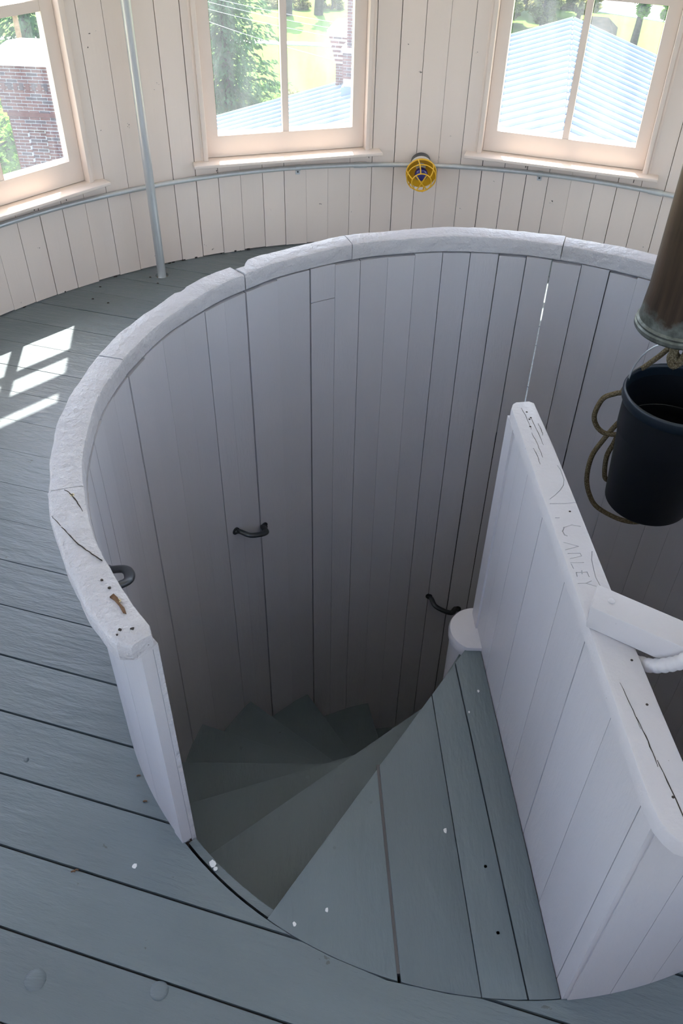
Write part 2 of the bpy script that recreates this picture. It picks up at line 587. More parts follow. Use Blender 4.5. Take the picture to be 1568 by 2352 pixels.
# ------------------------------------------------------------------ windows
def make_window(idx, ang, label):
    root = bpy.data.objects.new('window_%d' % idx, None)
    root.location = (RC[0], RC[1], 0)
    root.rotation_euler = (0, 0, rad(ang - 90))    # local +y points outwards
    link(root)
    struct(root, label, 'window')
    hw = RW * sin(rad(WHALF))       # half width
    y0 = RW * cos(rad(WHALF))       # chord
    fy0, fy1 = y0 - 0.016, y0 + 0.15
    jw = 0.018
    for s in (-1, 1):
        bm = bevel_box(min(s * hw, s * (hw - jw)), max(s * hw, s * (hw - jw)), fy0, fy1, WZ0 - 0.004, WZ1 + 0.02, 0.003)
        from_bm('jamb', bm, 'trim', root, (s * hw, y0, WZ0), smooth=40)
        # quarter-round stop between jamb and wall boards
        v, f = tube_vf([(s * (hw + 0.004), y0 + 0.003, WZ0), (s * (hw + 0.004), y0 + 0.003, WZ1)], 0.009, 10)
        mk('corner_bead', v, f, 'trim', root, (s * hw, y0, WZ0), smooth=50)
    bm = bevel_box(-hw, hw, fy0, fy1, WZ1, WZ1 + 0.03, 0.003)
    from_bm('head', bm, 'trim', root, (0, y0, WZ1), smooth=40)
    bm = bevel_box(-hw - 0.045, hw + 0.045, y0 - 0.058, y0 + 0.02, WZ0 - 0.013, WZ0, 0.003, 3)
    sill = from_bm('window_sill', bm, 'trim', root, (0, y0, WZ0), smooth=40)
    v, f = box_vf(-hw, hw, y0 + 0.015, y0 + 0.16, WZ0 - 0.032, WZ0 - 0.001)
    mk('sill_base', v, f, 'trim', root, (0, y0, WZ0))
    # sashes
    def sash(name, yy, za, zm, zb, bot, top, th=0.036):
        x1 = hw - jw - 0.001
        st = 0.048
        vm = 0.0125
        hm = 0.017
        pcs = [box_vf(-x1, -x1 + st, yy, yy + th, za, zb), box_vf(x1 - st, x1, yy, yy + th, za, zb),
               box_vf(-x1 + st, x1 - st, yy, yy + th, za, za + bot), box_vf(-x1 + st, x1 - st, yy, yy + th, zb - top, zb),
               box_vf(-vm, vm, yy + 0.002, yy + th - 0.004, za + bot, zb - top),
               box_vf(-x1 + st, -vm, yy + 0.002, yy + th - 0.004, zm - hm, zm + hm), box_vf(vm, x1 - st, yy + 0.002, yy + th - 0.004, zm - hm, zm + hm)]
        V, F_ = join_vf(pcs)
        s_ = mk(name, V, F_, 'trim', root, (0, yy, za))
        for (a0, a1) in ((-x1 + st, -vm), (vm, x1 - st)):
            for (c0, c1) in ((za + bot, zm - hm), (zm + hm, zb - top)):
                # sloping glazing bead around the pane
                g = 0.010; gs = 0.0012
                yb = yy + 0.010
                Vb = [(a0, yy + 0.001, c0), (a1, yy + 0.001, c0), (a1, yy + 0.001, c1), (a0, yy + 0.001, c1),
                      (a0 + gs, yb + 0.012, c0 + g), (a1 - gs, yb + 0.012, c0 + g), (a1 - gs, yb + 0.012, c1 - gs), (a0 + gs, yb + 0.012, c1 - gs),
                      (a0 + gs, yy + 0.026, c0 + g), (a1 - gs, yy + 0.026, c0 + g), (a1 - gs, yy + 0.026, c1 - gs), (a0 + gs, yy + 0.026, c1 - gs)]
                Fb = [(i, (i + 1) % 4, 4 + (i + 1) % 4, 4 + i) for i in range(4)] + [(4 + i, 4 + (i + 1) % 4, 8 + (i + 1) % 4, 8 + i) for i in range(4)]
                b_ = mk('glazing_bead', [(p[0], p[1] - yy, p[2] - za) for p in Vb], Fb, 'trim', s_)
                v, f = box_vf(a0 + 0.004, a1 - 0.004, 0.0225, 0.0255, c0 - za + 0.004, c1 - za - 0.004)
                mk('pane', v, f, 'glass', s_, ((a0 + a1) / 2, 0.024, (c0 + c1) / 2 - za))
        return s_
    sash('lower_sash', y0 + 0.022, WZ0 + 0.001, 1.000, 1.43, 0.082, 0.045)
    sash('upper_sash', y0 + 0.062, 1.385, 1.72, WZ1 - 0.001, 0.045, 0.05)
    return root

WL = {0: 'cream sash window looking out over the ridge of the steel roof',
      1: 'cream sash window looking out at the tall spruce and the lawn',
      2: 'cream sash window looking out at the brick chimney with white cap',
      3: 'cream sash window beside the one facing the white-capped chimney'}
for i, a in enumerate(WIN):
    r_ = make_window(i + 1, a, WL.get(i, 'cream sash window on the far side of the tower room behind the stairwell stairs'))
    if i not in WL:
        r_['group'] = 'tower windows out of view'

# ------------------------------------------------------------------ floor
FA = rad(-15.6)
fd = Vector((cos(FA), sin(FA))); fn = Vector((-sin(FA), cos(FA)))
rc2 = Vector(RC)
floor = struct(mk('floor', *arc_vf(0, 360, ROUT + 0.008, RW + 0.03, -0.12, -0.0105, 72), 'sub'), 'grey-blue painted plank floor of the round tower room', 'floor')
RH = ROUT - 0.002
RO = RW + 0.012
cn, ct = rc2.dot(fn), rc2.dot(fd)
offs = [-0.277 - 0.143 * 13]
rnd = random.Random(11)
while offs[-1] < 2.4:
    offs.append(offs[-1] + 0.143)
pole_xy = Vector((-1.1055, 1.8798))
def floor_piece(rows):
    """rows: list of (n, t0, t1) across the board -> prism"""
    top = [(fd * t0 + fn * n) for n, t0, t1 in rows]
    bot = [(fd * t1 + fn * n) for n, t0, t1 in rows]
    m = len(rows)
    z1 = rnd.uniform(-0.0012, 0.0006); z0 = -0.0115
    V = [(p.x, p.y, z1) for p in top] + [(p.x, p.y, z1) for p in bot] + [(p.x, p.y, z0) for p in top] + [(p.x, p.y, z0) for p in bot]
    F_ = []
    for i in range(m - 1):
        F_.append((i, i + 1, m + i + 1, m + i))
        F_.append((2 * m + i, 3 * m + i, 3 * m + i + 1, 2 * m + i + 1))
        F_.append((i, 2 * m + i, 2 * m + i + 1, i + 1))
        F_.append((m + i, m + i + 1, 3 * m + i + 1, 3 * m + i))
    F_.append((0, m, 3 * m, 2 * m)); F_.append((m - 1, 3 * m - 1, 4 * m - 1, 2 * m - 1)) if False else F_.append((m - 1, 3 * m - 1, 4 * m - 1, 2 * m - 1))
    return V, F_
def add_board(V, F_):
    cx = sum(v[0] for v in V) / len(V); cy = sum(v[1] for v in V) / len(V)
    o = mk('floor_board', [(v[0] - cx, v[1] - cy, v[2]) for v in V], F_, 'floor', floor)
    # keep the board's own x axis along the grain
    R2 = Matrix.Rotation(-FA, 4, 'Z')
    o.data.transform(R2)
    o.location = (cx, cy, 0); o.rotation_euler = (0, 0, FA)
for i in range(len(offs) - 1):
    gp = rnd.choice([0.0006, 0.001, 0.0016, 0.002]) if offs[i] > -0.3 else rnd.choice([0.0018, 0.0024, 0.003])
    n0, n1 = offs[i] + gp, offs[i + 1] - gp
    N = 14
    rows = []
    for k in range(N + 1):
        n = n0 + (n1 - n0) * k / N
        q = RO * RO - (n - cn) ** 2
        if q <= 0.002:
            continue
        T = math.sqrt(q)
        hh = math.sqrt(RH * RH - n * n) if abs(n) < RH else None
        rows.append((n, ct - T, ct + T, hh))
    if len(rows) < 2:
        continue
    full = [r for r in rows if r[3] is None]
    cut = [r for r in rows if r[3] is not None]
    if not cut:
        add_board(*floor_piece([(r[0], r[1], r[2]) for r in rows]))
    elif not full:
        add_board(*floor_piece([(r[0], r[1], -r[3]) for r in rows]))
        add_board(*floor_piece([(r[0], r[3], r[2]) for r in rows]))
    else:
        A = floor_piece([(r[0], r[1], -(r[3] or 0)) for r in rows])
        B = floor_piece([(r[0], (r[3] or 0), r[2]) for r in rows])
        add_board(*join_vf([A, B]))

# ------------------------------------------------------------------ stairwell wall
well = struct(mk('wall_stairwell', *join_vf([arc_vf(END_A - 0.2, 276.2, RIN + 0.004, ROUT - 0.002, -2.6, -0.05, 8),
                                            arc_vf(-84, END_A, ROUT + 0.006, ROUT + 0.03, -2.6, -0.125, 48)]), 'backing', smooth=40),
              'round waist-high stairwell wall of pale vertical boards around the winding stairs', 'wall')
J = [178.17, 172.4, 166.65, 161.28, 155.8, 150.2, 144.69, 139.97, 135.07, 128.1, 121.09, 115.93, 110.8, 105.32, 100.02, 94.71, 89.45, 84.08, 78.9, 74.11, 68.61, 63.34, 58.18]
while J[-1] > -78:
    J.append(J[-1] - 5.27)
J[-1] = -83.6
up = [178.17]
while up[-1] < END_A - 8:
    up.append(up[-1] + 5.3)
up.append(END_A - 0.8)
J = sorted(set(up + J))
GAP = {135.07: 0.0042, 121.09: 0.0042, 166.65: 0.0036, 74.11: 0.0040, 110.8: 0.0022, 84.08: 0.003, 78.9: 0.0026, 63.34: 0.0036, 94.71: 0.0018, 144.69: 0.0024, 68.61: 0.002, 89.45: 0.0018}
rnd = random.Random(5)
gaps = [GAP.get(j, rnd.choice([0.0004, 0.0007, 0.001, 0.0014])) for j in J]
for i in range(len(J) - 1):
    a0 = J[i] + math.degrees(gaps[i] / 2 / RIN)
    a1 = J[i + 1] - math.degrees(gaps[i + 1] / 2 / RIN)
    dr = rnd.uniform(-0.001, 0.001)
    zt = H - 0.046 - rnd.choice([0, 0, 0.001, 0.004, 0.005])
    cuts = [(-2.4, zt)]
    if abs(J[i] - 115.93) < 0.01:
        cuts = [(-2.4, 0.517), (0.519, zt)]
    for z0, z1 in cuts:
        V, F_ = arc_vf(a0, a1, RIN + dr, RIN + 0.014, z0, z1, 3)
        mk('well_board', V, F_, 'well', well, pol(RIN, (a0 + a1) / 2, 0), smooth=30)
# boards of the outer face
a = -84.0
while a < END_A - 1.2:
    b = min(a + 5.35, END_A - 0.8)
    g0 = 0.0005
    lo, hi = a, b
    # the open joint that lets daylight through
    if a < 74.13 < b:
        for (x0, x1) in ((a, 74.02), (74.26, b)):
            V, F_ = arc_vf(x0 + 0.03, x1 - 0.03, RIN + 0.017, ROUT, 0.0, H - 0.045, 3)
            mk('outer_board', V, F_, 'partition', well, pol(ROUT, (x0 + x1) / 2), smooth=30)
    else:
        V, F_ = arc_vf(a + 0.04, b - 0.04, RIN + 0.017, ROUT, 0.0, H - 0.045, 3)
        mk('outer_board', V, F_, 'partition', well, pol(ROUT, (a + b) / 2), smooth=30)
    a = b
# end post beside the steps
def radial_box(a, ra, rb, w0, w1, z0, z1):
    e = Vector((cos(rad(a)), sin(rad(a)))); t = Vector((-e.y, e.x))
    P = [e * ra + t * w0, e * rb + t * w0, e * rb + t * w1, e * ra + t * w1]
    return prism_vf([(p.x, p.y) for p in P], z0, z1)
V, F_ = radial_box(END_A, RIN + 0.009, ROUT + 0.002, -0.012, 0.018, -0.002, H - 0.044)
mk('end_post', V, F_, 'partition', well, pol(ROUT, END_A))
V, F_ = radial_box(END_A, RIN - 0.001, RIN + 0.0085, -0.012, 0.019, -0.03, H - 0.044)
mk('end_strip', V, F_, 'rail', well, pol(RIN, END_A))
# painted strip at floor level between the post and the landing
V, F_ = arc_vf(END_A + 1.4, 238.4, RIN + 0.002, ROUT - 0.0095, -0.05, -0.0075, 8)
mk('edge_strip', V, F_, 'floor', well, pol(ROUT, 230), smooth=40)

# ---- cap rail in hand-cut segments
def rail_seg(a0, a1, seed, notch=None, round_end=False, dz=0.0, ro=0.908, ri=0.8445):
    rn = random.Random(seed)
    n = max(10, int((a1 - a0) / 0.9))
    th = 0.044
    ph = [rn.uniform(0, 6.28) for _ in range(6)]
    V, F_ = [], []
    m = 12
    for i in range(n + 1):
        t = i / n
        a = a0 + (a1 - a0) * t
        ins = 0.0009 if (i in (0, n)) else 0.0
        wv = 0.0016 * sin(a * 0.31 + ph[0]) + 0.001 * sin(a * 0.9 + ph[1]) + rn.uniform(-0.0006, 0.0006)
        wi = 0.0012 * sin(a * 0.43 + ph[2]) + rn.uniform(-0.0006, 0.0006)
        zz = 0.0015 * sin(a * 0.23 + ph[3]) + rn.uniform(-0.0005, 0.0005) + dz
        R1, R0 = ro + wv, ri + wi
        zt = H + zz; zb = H - th
        if notch and notch[0] < a < notch[1]:
            u = sin(PI * (a - notch[0]) / (notch[1] - notch[0]))
            R1 -= notch[2] * min(1, 1.6 * u)
        if round_end:
            d = (a1 - a) / 2.6
            if d < 1:
                k = 1 - math.sqrt(max(0, 1 - (1 - d) ** 2))
                R1 -= 0.020 * k; R0 += 0.006 * k
                zt -= 0.008 * k * k
        c = 0.006
        sec = [(R0, zb + 0.002), (R0 + 0.002, zb), (R1 - 0.003, zb), (R1, zb + 0.003), (R1, zt - c), (R1 - c * 0.4, zt - c * 0.4), (R1 - c, zt),
               ((R0 + R1) / 2, zt + 0.0006 + rn.uniform(-0.0005, 0.0005)), (R0 + 0.0055, zt), (R0 + 0.0018, zt - 0.0015), (R0, zt - 0.0055), (R0, (zt + zb) / 2)]
        for r, z in sec:
            V.append(pol(r, a, z))
    for i in range(n):
        for k in range(m):
            l2 = (k + 1) % m
            F_.append((i * m + k, i * m + l2, (i + 1) * m + l2, (i + 1) * m + k))
    F_.append(tuple(range(m))); F_.append(tuple(n * m + k for k in range(m - 1, -1, -1)))
    o = mk('cap_rail', V, F_, 'rail', well, pol(0.88, (a0 + a1) / 2, H), smooth=35)
    return o
rail_seg(-78.6, -38, 1)
rail_seg(-37.9, 2, 2)
rail_seg(2.1, 38, 3)
rail_seg(38.1, 72.6, 4)
rail_seg(72.75, 112.4, 5, dz=0.001)
rail_seg(112.5, 134.9, 6, notch=(131.6, 137.5, 0.024))
rail_seg(135.1, 167.1, 7, dz=-0.001, notch=(144.5, 147.0, 0.005))
rail_seg(167.25, 196.4, 8, dz=0.0005)
rail_end = rail_seg(196.6, END_A + 1.7, 9, round_end=True)
# screws, worn patch and cracks on the end of the rail
def disc_vf(c, r, h_, n=12):
    return prism_vf([(c[0] + r * cos(2 * PI * i / n), c[1] + r * sin(2 * PI * i / n)) for i in range(n)], c[2], c[2] + h_)
def screw(parent, base, c, r=0.0042, mat='screw'):
    v, f = disc_vf((c[0] - base[0], c[1] - base[1], c[2] - base[2]), r, 0.0012)
    s_ = mk('screw', v, f, mat, parent)
    k = r * 0.62
    x, y, z = c[0] - base[0], c[1] - base[1], c[2] - base[2]
    v, f = join_vf([box_vf(x - k, x + k, y - k * 0.2, y + k * 0.2, z + 0.0011, z + 0.0014), box_vf(x - k * 0.2, x + k * 0.2, y - k, y + k, z + 0.0011, z + 0.0015)])
    mk('slot', v, f, 'backing', s_)
screw(rail_end, rail_end.location, pol(0.866, 198.0, H + 0.0005))
screw(rail_end, rail_end.location, pol(0.862, 217.0, H - 0.0002))
def crack(parent, pts, wid, mat='backing', zoff=0.0009, name='crack'):
    P = spline(pts, 5)
    rn = random.Random(len(pts) * 17 + int(pts[0][0] * 1000))
    L, Rr = [], []
    m = len(P)
    base = parent.location
    for i, p in enumerate(P):
        t = (P[min(i + 1, m - 1)] - P[max(i - 1, 0)]).normalized()
        nn = Vector((-t.y, t.x, 0))
        w_ = wid * (0.35 + 0.65 * sin(PI * min(max(i / (m - 1), 0.04), 0.96))) * rn.uniform(0.6, 1.3)
        off = nn * rn.uniform(-0.0006, 0.0006)
        L.append(p + nn * w_ / 2 + off - base); Rr.append(p - nn * w_ / 2 + off - base)
    V = [tuple(p) for p in L] + [tuple(p) for p in Rr] + [(p.x, p.y, p.z - 0.003) for p in L] + [(p.x, p.y, p.z - 0.003) for p in Rr]
    F_ = [(i, i + 1, m + i + 1, m + i) for i in range(m - 1)] + [(i, 2 * m + i, 2 * m + i + 1, i + 1) for i in range(m - 1)] + [(m + i, m + i + 1, 3 * m + i + 1, 3 * m + i) for i in range(m - 1)]
    return mk(name, V, F_, mat, parent)
zt = H + 0.0018
crack(rail_end, [pol(0.906, 201.0, zt), pol(0.893, 203.3, zt), pol(0.878, 206.2, zt), pol(0.864, 208.4, zt), pol(0.851, 210.4, zt)], 0.0017)
crack(rail_end, [pol(0.879, 196.8, zt), pol(0.869, 197.7, zt), pol(0.860, 199.4, zt), pol(0.853, 201.4, zt)], 0.0022)
V = [pol(0.862, 215.8, zt), pol(0.860, 216.6, zt), pol(0.8625, 217.4, zt), pol(0.861, 218.3, zt), pol(0.864, 219.1, zt), pol(0.8675, 218.8, zt), pol(0.8655, 217.6, zt), pol(0.8665, 216.7, zt), pol(0.870, 216.0, zt)]
V = [(v[0] - rail_end.location.x, v[1] - rail_end.location.y, v[2] - rail_end.location.z) for v in V]
mk('bare_wood_patch', V + [(v[0], v[1], v[2] - 0.003) for v in V], [tuple(range(9))] + [(i, (i + 1) % 9, 9 + (i + 1) % 9, 9 + i) for i in range(9)], 'bare_wood', rail_end)
for r_, a_, s_ in ((0.888, 220.6, 0.004), (0.872, 221.3, 0.0035), (0.862, 214.7, 0.003), (0.866, 213.2, 0.0022), (0.896, 221.0, 0.002)):
    q = pol(r_, a_, zt - 0.003)
    V = [(q[0] + s_ * random.uniform(0.6, 1.2) * cos(k_ * 0.9) - rail_end.location.x, q[1] + s_ * random.uniform(0.4, 1.0) * sin(k_ * 0.9) - rail_end.location.y) for k_ in range(7)]
    v, f = prism_vf(V, q[2] - rail_end.location.z, q[2] + 0.0028 - rail_end.location.z)
    mk('paint_chip', v, f, 'backing', rail_end)

# ------------------------------------------------------------------ partition
part = struct(mk('wall_partition', *prism_vf([pp(-0.028, 0.008)[:2], pp(0.865, 0.008)[:2], pp(0.865, 0.044)[:2], pp(-0.028, 0.044)[:2]], -0.35, H - 0.036), 'backing'),
              'straight pale partition of vertical boards dividing the stairwell from its newel post outwards', 'wall')
PJ = [-0.016, 0.06, 0.133, 0.256, 0.418, 0.547, 0.69, 0.831, 0.868]
rnd = random.Random(9)
def pbox(s0, s1, t0, t1, z0, z1):
    return prism_vf([pp(s0, t0)[:2], pp(s1, t0)[:2], pp(s1, t1)[:2], pp(s0, t1)[:2]], z0, z1)
for i in range(len(PJ) - 1):
    g = rnd.choice([0.0004, 0.0008, 0.0011])
    mk('partition_board', *pbox(PJ[i] + g, PJ[i + 1] - g, rnd.uniform(-0.0004, 0.0004), 0.0085, -0.34, H - 0.03), 'partition', part, pp((PJ[i] + PJ[i + 1]) / 2, 0))
for i in range(10):
    mk('partition_board', *pbox(-0.028 + i * 0.0815, -0.0285 + (i + 1) * 0.0815, 0.0435, 0.052, -0.34, H - 0.03), 'well', part, pp(-0.028 + i * 0.0815, 0.05))
from_b = pbox(-0.048, -0.016, -0.004, 0.054, -0.45, H - 0.028)
mk('end_stile', *from_b, 'partition', part, pp(-0.03, 0.02))
mk('corner_strip', *pbox(-0.016, 0.004, -0.005, 0.0, -0.1, H - 0.028), 'partition', part, pp(-0.005, 0))
# cap with the name carved into it
def cap_poly():
    pts = [(-0.052, 0.004), (-0.058, 0.012), (-0.060, 0.040), (-0.053, 0.050)]
    right = [(0.10, 0.0545), (0.30, 0.0555), (0.5, 0.056), (0.7, 0.0585), (0.86, 0.062), (0.912, 0.064)]
    left = [(0.913, 0.030), (0.906, 0.015), (0.893, 0.005), (0.875, -0.0025), (0.84, -0.006), (0.6, -0.005), (0.3, -0.004), (0.05, -0.003), (-0.035, -0.003)]
    return pts + right + left
poly = [pp(s, t)[:2] for s, t in cap_poly()]
v, f = prism_vf(poly, H - 0.032, H)
bm = bmesh.new()
vs = [bm.verts.new(p) for p in v]
for q in f:
    bm.faces.new([vs[i] for i in q])
bmesh.ops.recalc_face_normals(bm, faces=bm.faces)
bmesh.ops.bevel(bm, geom=[e for e in bm.edges if all(abs(x.co.z - H) < 1e-5 for x in e.verts)], offset=0.0045, segments=2, affect='EDGES', profile=0.5)
cap = from_bm('partition_cap', bm, 'cap', part, pp(0.4, 0.025, H), smooth=35)
STROKES = [[(0.155, 0.046), (0.169, 0.0488), (0.1967, 0.0481), (0.2125, 0.043), (0.2263, 0.0332), (0.2405, 0.0192), (0.25, 0.0081)],
           [(0.2622, 0.0061), (0.2633, 0.032), (0.2612, 0.052)], [(0.3001, 0.0064), (0.3004, 0.0123)],
           [(0.3243, 0.0436), (0.3201, 0.0303), (0.3258, 0.0148), (0.3355, 0.0099), (0.3447, 0.011), (0.347, 0.0143)],
           [(0.3632, 0.0052), (0.3738, 0.0277)], [(0.3738, 0.0277), (0.3815, 0.0029)],
           [(0.3903, 0.005), (0.391, 0.026)], [(0.391, 0.026), (0.3973, 0.0267), (0.4001, 0.0158), (0.4023, 0.0061)],
           [(0.4121, 0.004), (0.4131, 0.0257)], [(0.4154, 0.0041), (0.4258, 0.0051)],
           [(0.4349, 0.0074), (0.4351, 0.0258)], [(0.4351, 0.0258), (0.4454, 0.0262)], [(0.4316, 0.0178), (0.4385, 0.0163)], [(0.4349, 0.0074), (0.4440, 0.0066)],
           [(0.46, 0.0035), (0.46, 0.0165), (0.4555, 0.0271)], [(0.46, 0.0165), (0.4675, 0.0311)],
           [(0.3876, 0.0477), (0.4053, 0.0417), (0.4274, 0.0388), (0.4478, 0.0368), (0.4667, 0.0388)]]
WID = [0.0022, 0.0042, 0.0035, 0.0042] + [0.0024] * 12 + [0.0024]
cut_parts = []
for st, wd in zip(STROKES, WID):
    for (s0, t0), (s1, t1) in zip(st[:-1], st[1:]):
        p0, p1 = Vector(pp(s0, t0)[:2]), Vector(pp(s1, t1)[:2])
        d = (p1 - p0).normalized(); q = Vector((-d.y, d.x)) * wd / 2
        p0 = p0 - d * wd * 0.3; p1 = p1 + d * wd * 0.3
        k = len(cut_parts)
        zz = H + 0.004 + 0.00013 * (k % 7)
        V = [tuple(p0 + q * 1.6) + (zz,), tuple(p0 - q * 1.6) + (zz,), tuple(p1 - q * 1.6) + (zz,), tuple(p1 + q * 1.6) + (zz,),
             tuple(p0) + (H - 0.0022,), tuple(p1) + (H - 0.0022,)]
        cut_parts.append((V, [(0, 1, 2, 3), (0, 4, 1), (2, 5, 3), (1, 4, 5, 2), (0, 3, 5, 4)]))
dg = None
for V, F_ in cut_parts:
    cu = mk('cutter', V, F_, 'cap', None)
    md = cap.modifiers.new('carve', 'BOOLEAN')
    md.operation = 'DIFFERENCE'; md.solver = 'EXACT'
    cu.location = cu.location
    md.object = cu
dg = bpy.context.evaluated_depsgraph_get()
me = bpy.data.meshes.new_from_object(cap.evaluated_get(dg))
cap.modifiers.clear()
cap.data = me
for o in [o for o in bpy.data.objects if o.name.startswith('cutter')]:
    bpy.data.objects.remove(o)
for sa, ta, sb, tb in ((-0.035, 0.018, 0.04, 0.022), (0.0, 0.03, 0.09, 0.034), (0.05, 0.02, 0.13, 0.024), (0.02, 0.04, 0.06, 0.041), (0.10, 0.012, 0.15, 0.014),
                       (0.66, 0.012, 0.74, 0.018), (0.72, 0.018, 0.80, 0.022), (0.79, 0.024, 0.905, 0.032)):
    crack(cap, [pp(sa, ta, H + 0.0004), pp((sa + sb) / 2, (ta + tb) / 2 + 0.0012, H + 0.0004), pp(sb, tb, H + 0.0004)], 0.0009 if sa < 0.7 else 0.0016, zoff=0)
for s, t in ((-0.02, 0.026), (0.005, 0.026), (0.0, 0.030), (0.03, 0.022), (0.285, 0.036), (0.62, 0.043), (0.70, 0.04), (0.845, 0.027)):
    q = pp(s, t, H - 0.001)
    v, f = disc_vf((q[0] - cap.location.x, q[1] - cap.location.y, q[2] - cap.location.z), 0.0022, 0.0013, 7)
    mk('nail_hole', v, f, 'backing', cap)

# ------------------------------------------------------------------ staircase
stair = thing('winding_staircase', 'grey-painted winding wooden stairs descending around a pale newel post', 'stairs', (0, 0, -2.4))
SB = Vector((0, 0, -2.4))
def smk(name, V, F_, mat, origin, smooth=None):
    return mk(name, [(x, y, z + 2.4) for x, y, z in V], F_, mat, stair, (origin[0], origin[1], origin[2] + 2.4), smooth)
def clip(poly, p, n):
    """keep the side of the line through p where (q-p).n >= 0"""
    out = []
    for i in range(len(poly)):
        a, b = Vector(poly[i]), Vector(poly[(i + 1) % len(poly)])
        da, db = (a - p).dot(n), (b - p).dot(n)
        if da >= 0:
            out.append(tuple(a))
        if (da >= 0) != (db >= 0):
            t = da / (da - db)
            out.append(tuple(a + (b - a) * t))
    return out
def half(a, b, left=True):
    a, b = Vector(a), Vector(b)
    d = (b - a).normalized()
    n = Vector((-d.y, d.x))
    return a, (n if left else -n)
RL = ROUT - 0.0042
disc = [(RL * cos(2 * PI * i / 240), RL * sin(2 * PI * i / 240)) for i in range(240)]
def ext(a, b, k=2.0):
    a, b = Vector(a), Vector(b)
    d = (b - a).normalized()
    return a - d * k, b + d * k
nose = ((-0.4576, -0.7249), (-0.0487, -0.1064))
j1 = ((-0.2414, -0.3926), (-0.2103, -0.8263)); j2 = ((-0.1129, -0.1901), (-0.0661, -0.8233)); j3 = ((-0.0487, -0.1064), (0.0171, -0.8216))
pl_ = (pp(0, -0.0006)[:2], pp(1, -0.0006)[:2])
base_ = disc
def region(leftline, rightline, gl, gr):
    P = [p for p in disc]
    # inside of the nosing line
    a, n = half(nose[1], nose[0]); P = clip(P, a, n if n.dot(Vector((0.0, -0.8)) - a) > 0 else -n)
    P = clip(P, Vector((0, -0.062)), Vector((0, -1)))
    if leftline:
        a, n = half(*leftline); n = n if n.x > 0 else -n; P = clip(P, a + n * gl, n)
    if rightline:
        a, n = half(*rightline); n = n if n.x < 0 else -n; P = clip(P, a + n * gr, n)
    return P
for L_, R_, gl, gr, dz in ((None, j1, 0, 0.0052, -0.001), (j1, j2, 0.0005, 0.0006, 0.0), (j2, j3, 0.0006, 0.0012, -0.0004), (j3, pl_, 0.0012, 0.001, -0.0015)):
    P = region(L_, R_, gl, gr)
    v, f = prism_vf(P, -0.036, dz)
    bm = bmesh.new(); vs = [bm.verts.new(p) for p in v]
    for q in f:
        bm.faces.new([vs[i] for i in q])
    bmesh.ops.bevel(bm, geom=[e for e in bm.edges if all(abs(x.co.z - dz) < 1e-6 for x in e.verts)], offset=0.0022, segments=2, affect='EDGES', profile=0.5)
    cx = sum(p[0] for p in P) / len(P); cy = sum(p[1] for p in P) / len(P)
    bmesh.ops.translate(bm, verts=bm.verts, vec=(0, 0, 2.4))
    from_bm('landing_board', bm, 'tread', stair, (cx, cy, 2.4), smooth=35)
# filler in the widest joint
a, b = Vector(j1[0]), Vector(j1[1])
n = Vector((b.y - a.y, a.x - b.x)).normalized()
q = [a + n * 0.0055, b + n * 0.0055, b - n * 0.002, a - n * 0.002]
smk('joint_filler', *prism_vf([tuple(x) for x in q], -0.03, -0.0022), 'dirt', (a.x, a.y, -0.01))
# landing skirt/riser under the nosing
RISE, STEP, A0 = 0.2115, 19.2, -121.8
def wedge(a0, a1, z0, z1, ri=0.045, ro=RIN + 0.004, off0=0.0):
    P = []
    P.append(pol(ri, a0)[:2])
    for i in range(9):
        P.append(pol(ro, a0 + (a1 - a0) * i / 8)[:2])
    P.append(pol(ri, a1)[:2])
    return prism_vf(P, z0, z1)
def riser(a, z0, z1):
    e = Vector((cos(rad(a)), sin(rad(a)))); t = Vector((-e.y, e.x))
    P = [e * 0.04 + t * 0.0, e * RIN + t * 0.0, e * RIN + t * 0.018, e * 0.04 + t * 0.018]
    return prism_vf([(p.x, p.y) for p in P], z0, z1)
smk('riser', *riser(A0 + 1.8, -RISE, -0.034), 'tread', pol(0.4, A0, -0.1))
for k in range(1, 11):
    z = -RISE * k
    an = A0 - STEP * k                  # nosing edge
    ab = A0 - STEP * (k - 1) + 3.2      # back edge, under the riser above
    v, f = wedge(an, ab, z - 0.034, z)
    bm = bmesh.new(); vs = [bm.verts.new(p) for p in v]
    for q in f:
        bm.faces.new([vs[i] for i in q])
    bmesh.ops.bevel(bm, geom=[e for e in bm.edges if all(abs(x.co.z - z) < 1e-6 for x in e.verts)], offset=0.005, segments=2, affect='EDGES', profile=0.5)
    bmesh.ops.translate(bm, verts=bm.verts, vec=(0, 0, 2.4))
    t_ = from_bm('tread', bm, 'tread', stair, (pol(0.4, an, 0)[0], pol(0.4, an, 0)[1], z + 2.4), smooth=35)
    for rr_ in ((0.25, 0.45, 0.68) if k < 6 else ()):
        c = Vector(pol(rr_, an + 3.5 + 2 * (k % 2), z)) - Vector(pol(0.4, an, z))
        v, f = disc_vf((c.x, c.y, -0.0002), 0.0055, 0.001, 10)
        mk('nail_head', v, f, 'tread', t_)
    smk('riser', *riser(an + 1.8, z - RISE, z - 0.033), 'tread', pol(0.4, an, z - 0.1))
# newel post
NC = (0.016, -0.004)
V, F_ = lathe_vf([(0.067, -2.4), (0.067, -0.022), (0.072, -0.021), (0.073, 0.002), (0.070, 0.009), (0.0, 0.010)], 40, (NC[0], NC[1], 0), close=False)
V = [(x, max(y, -0.067), z) for x, y, z in V]
smk('newel_post', V, F_, 'newel', (NC[0], NC[1], -2.4), smooth=40)
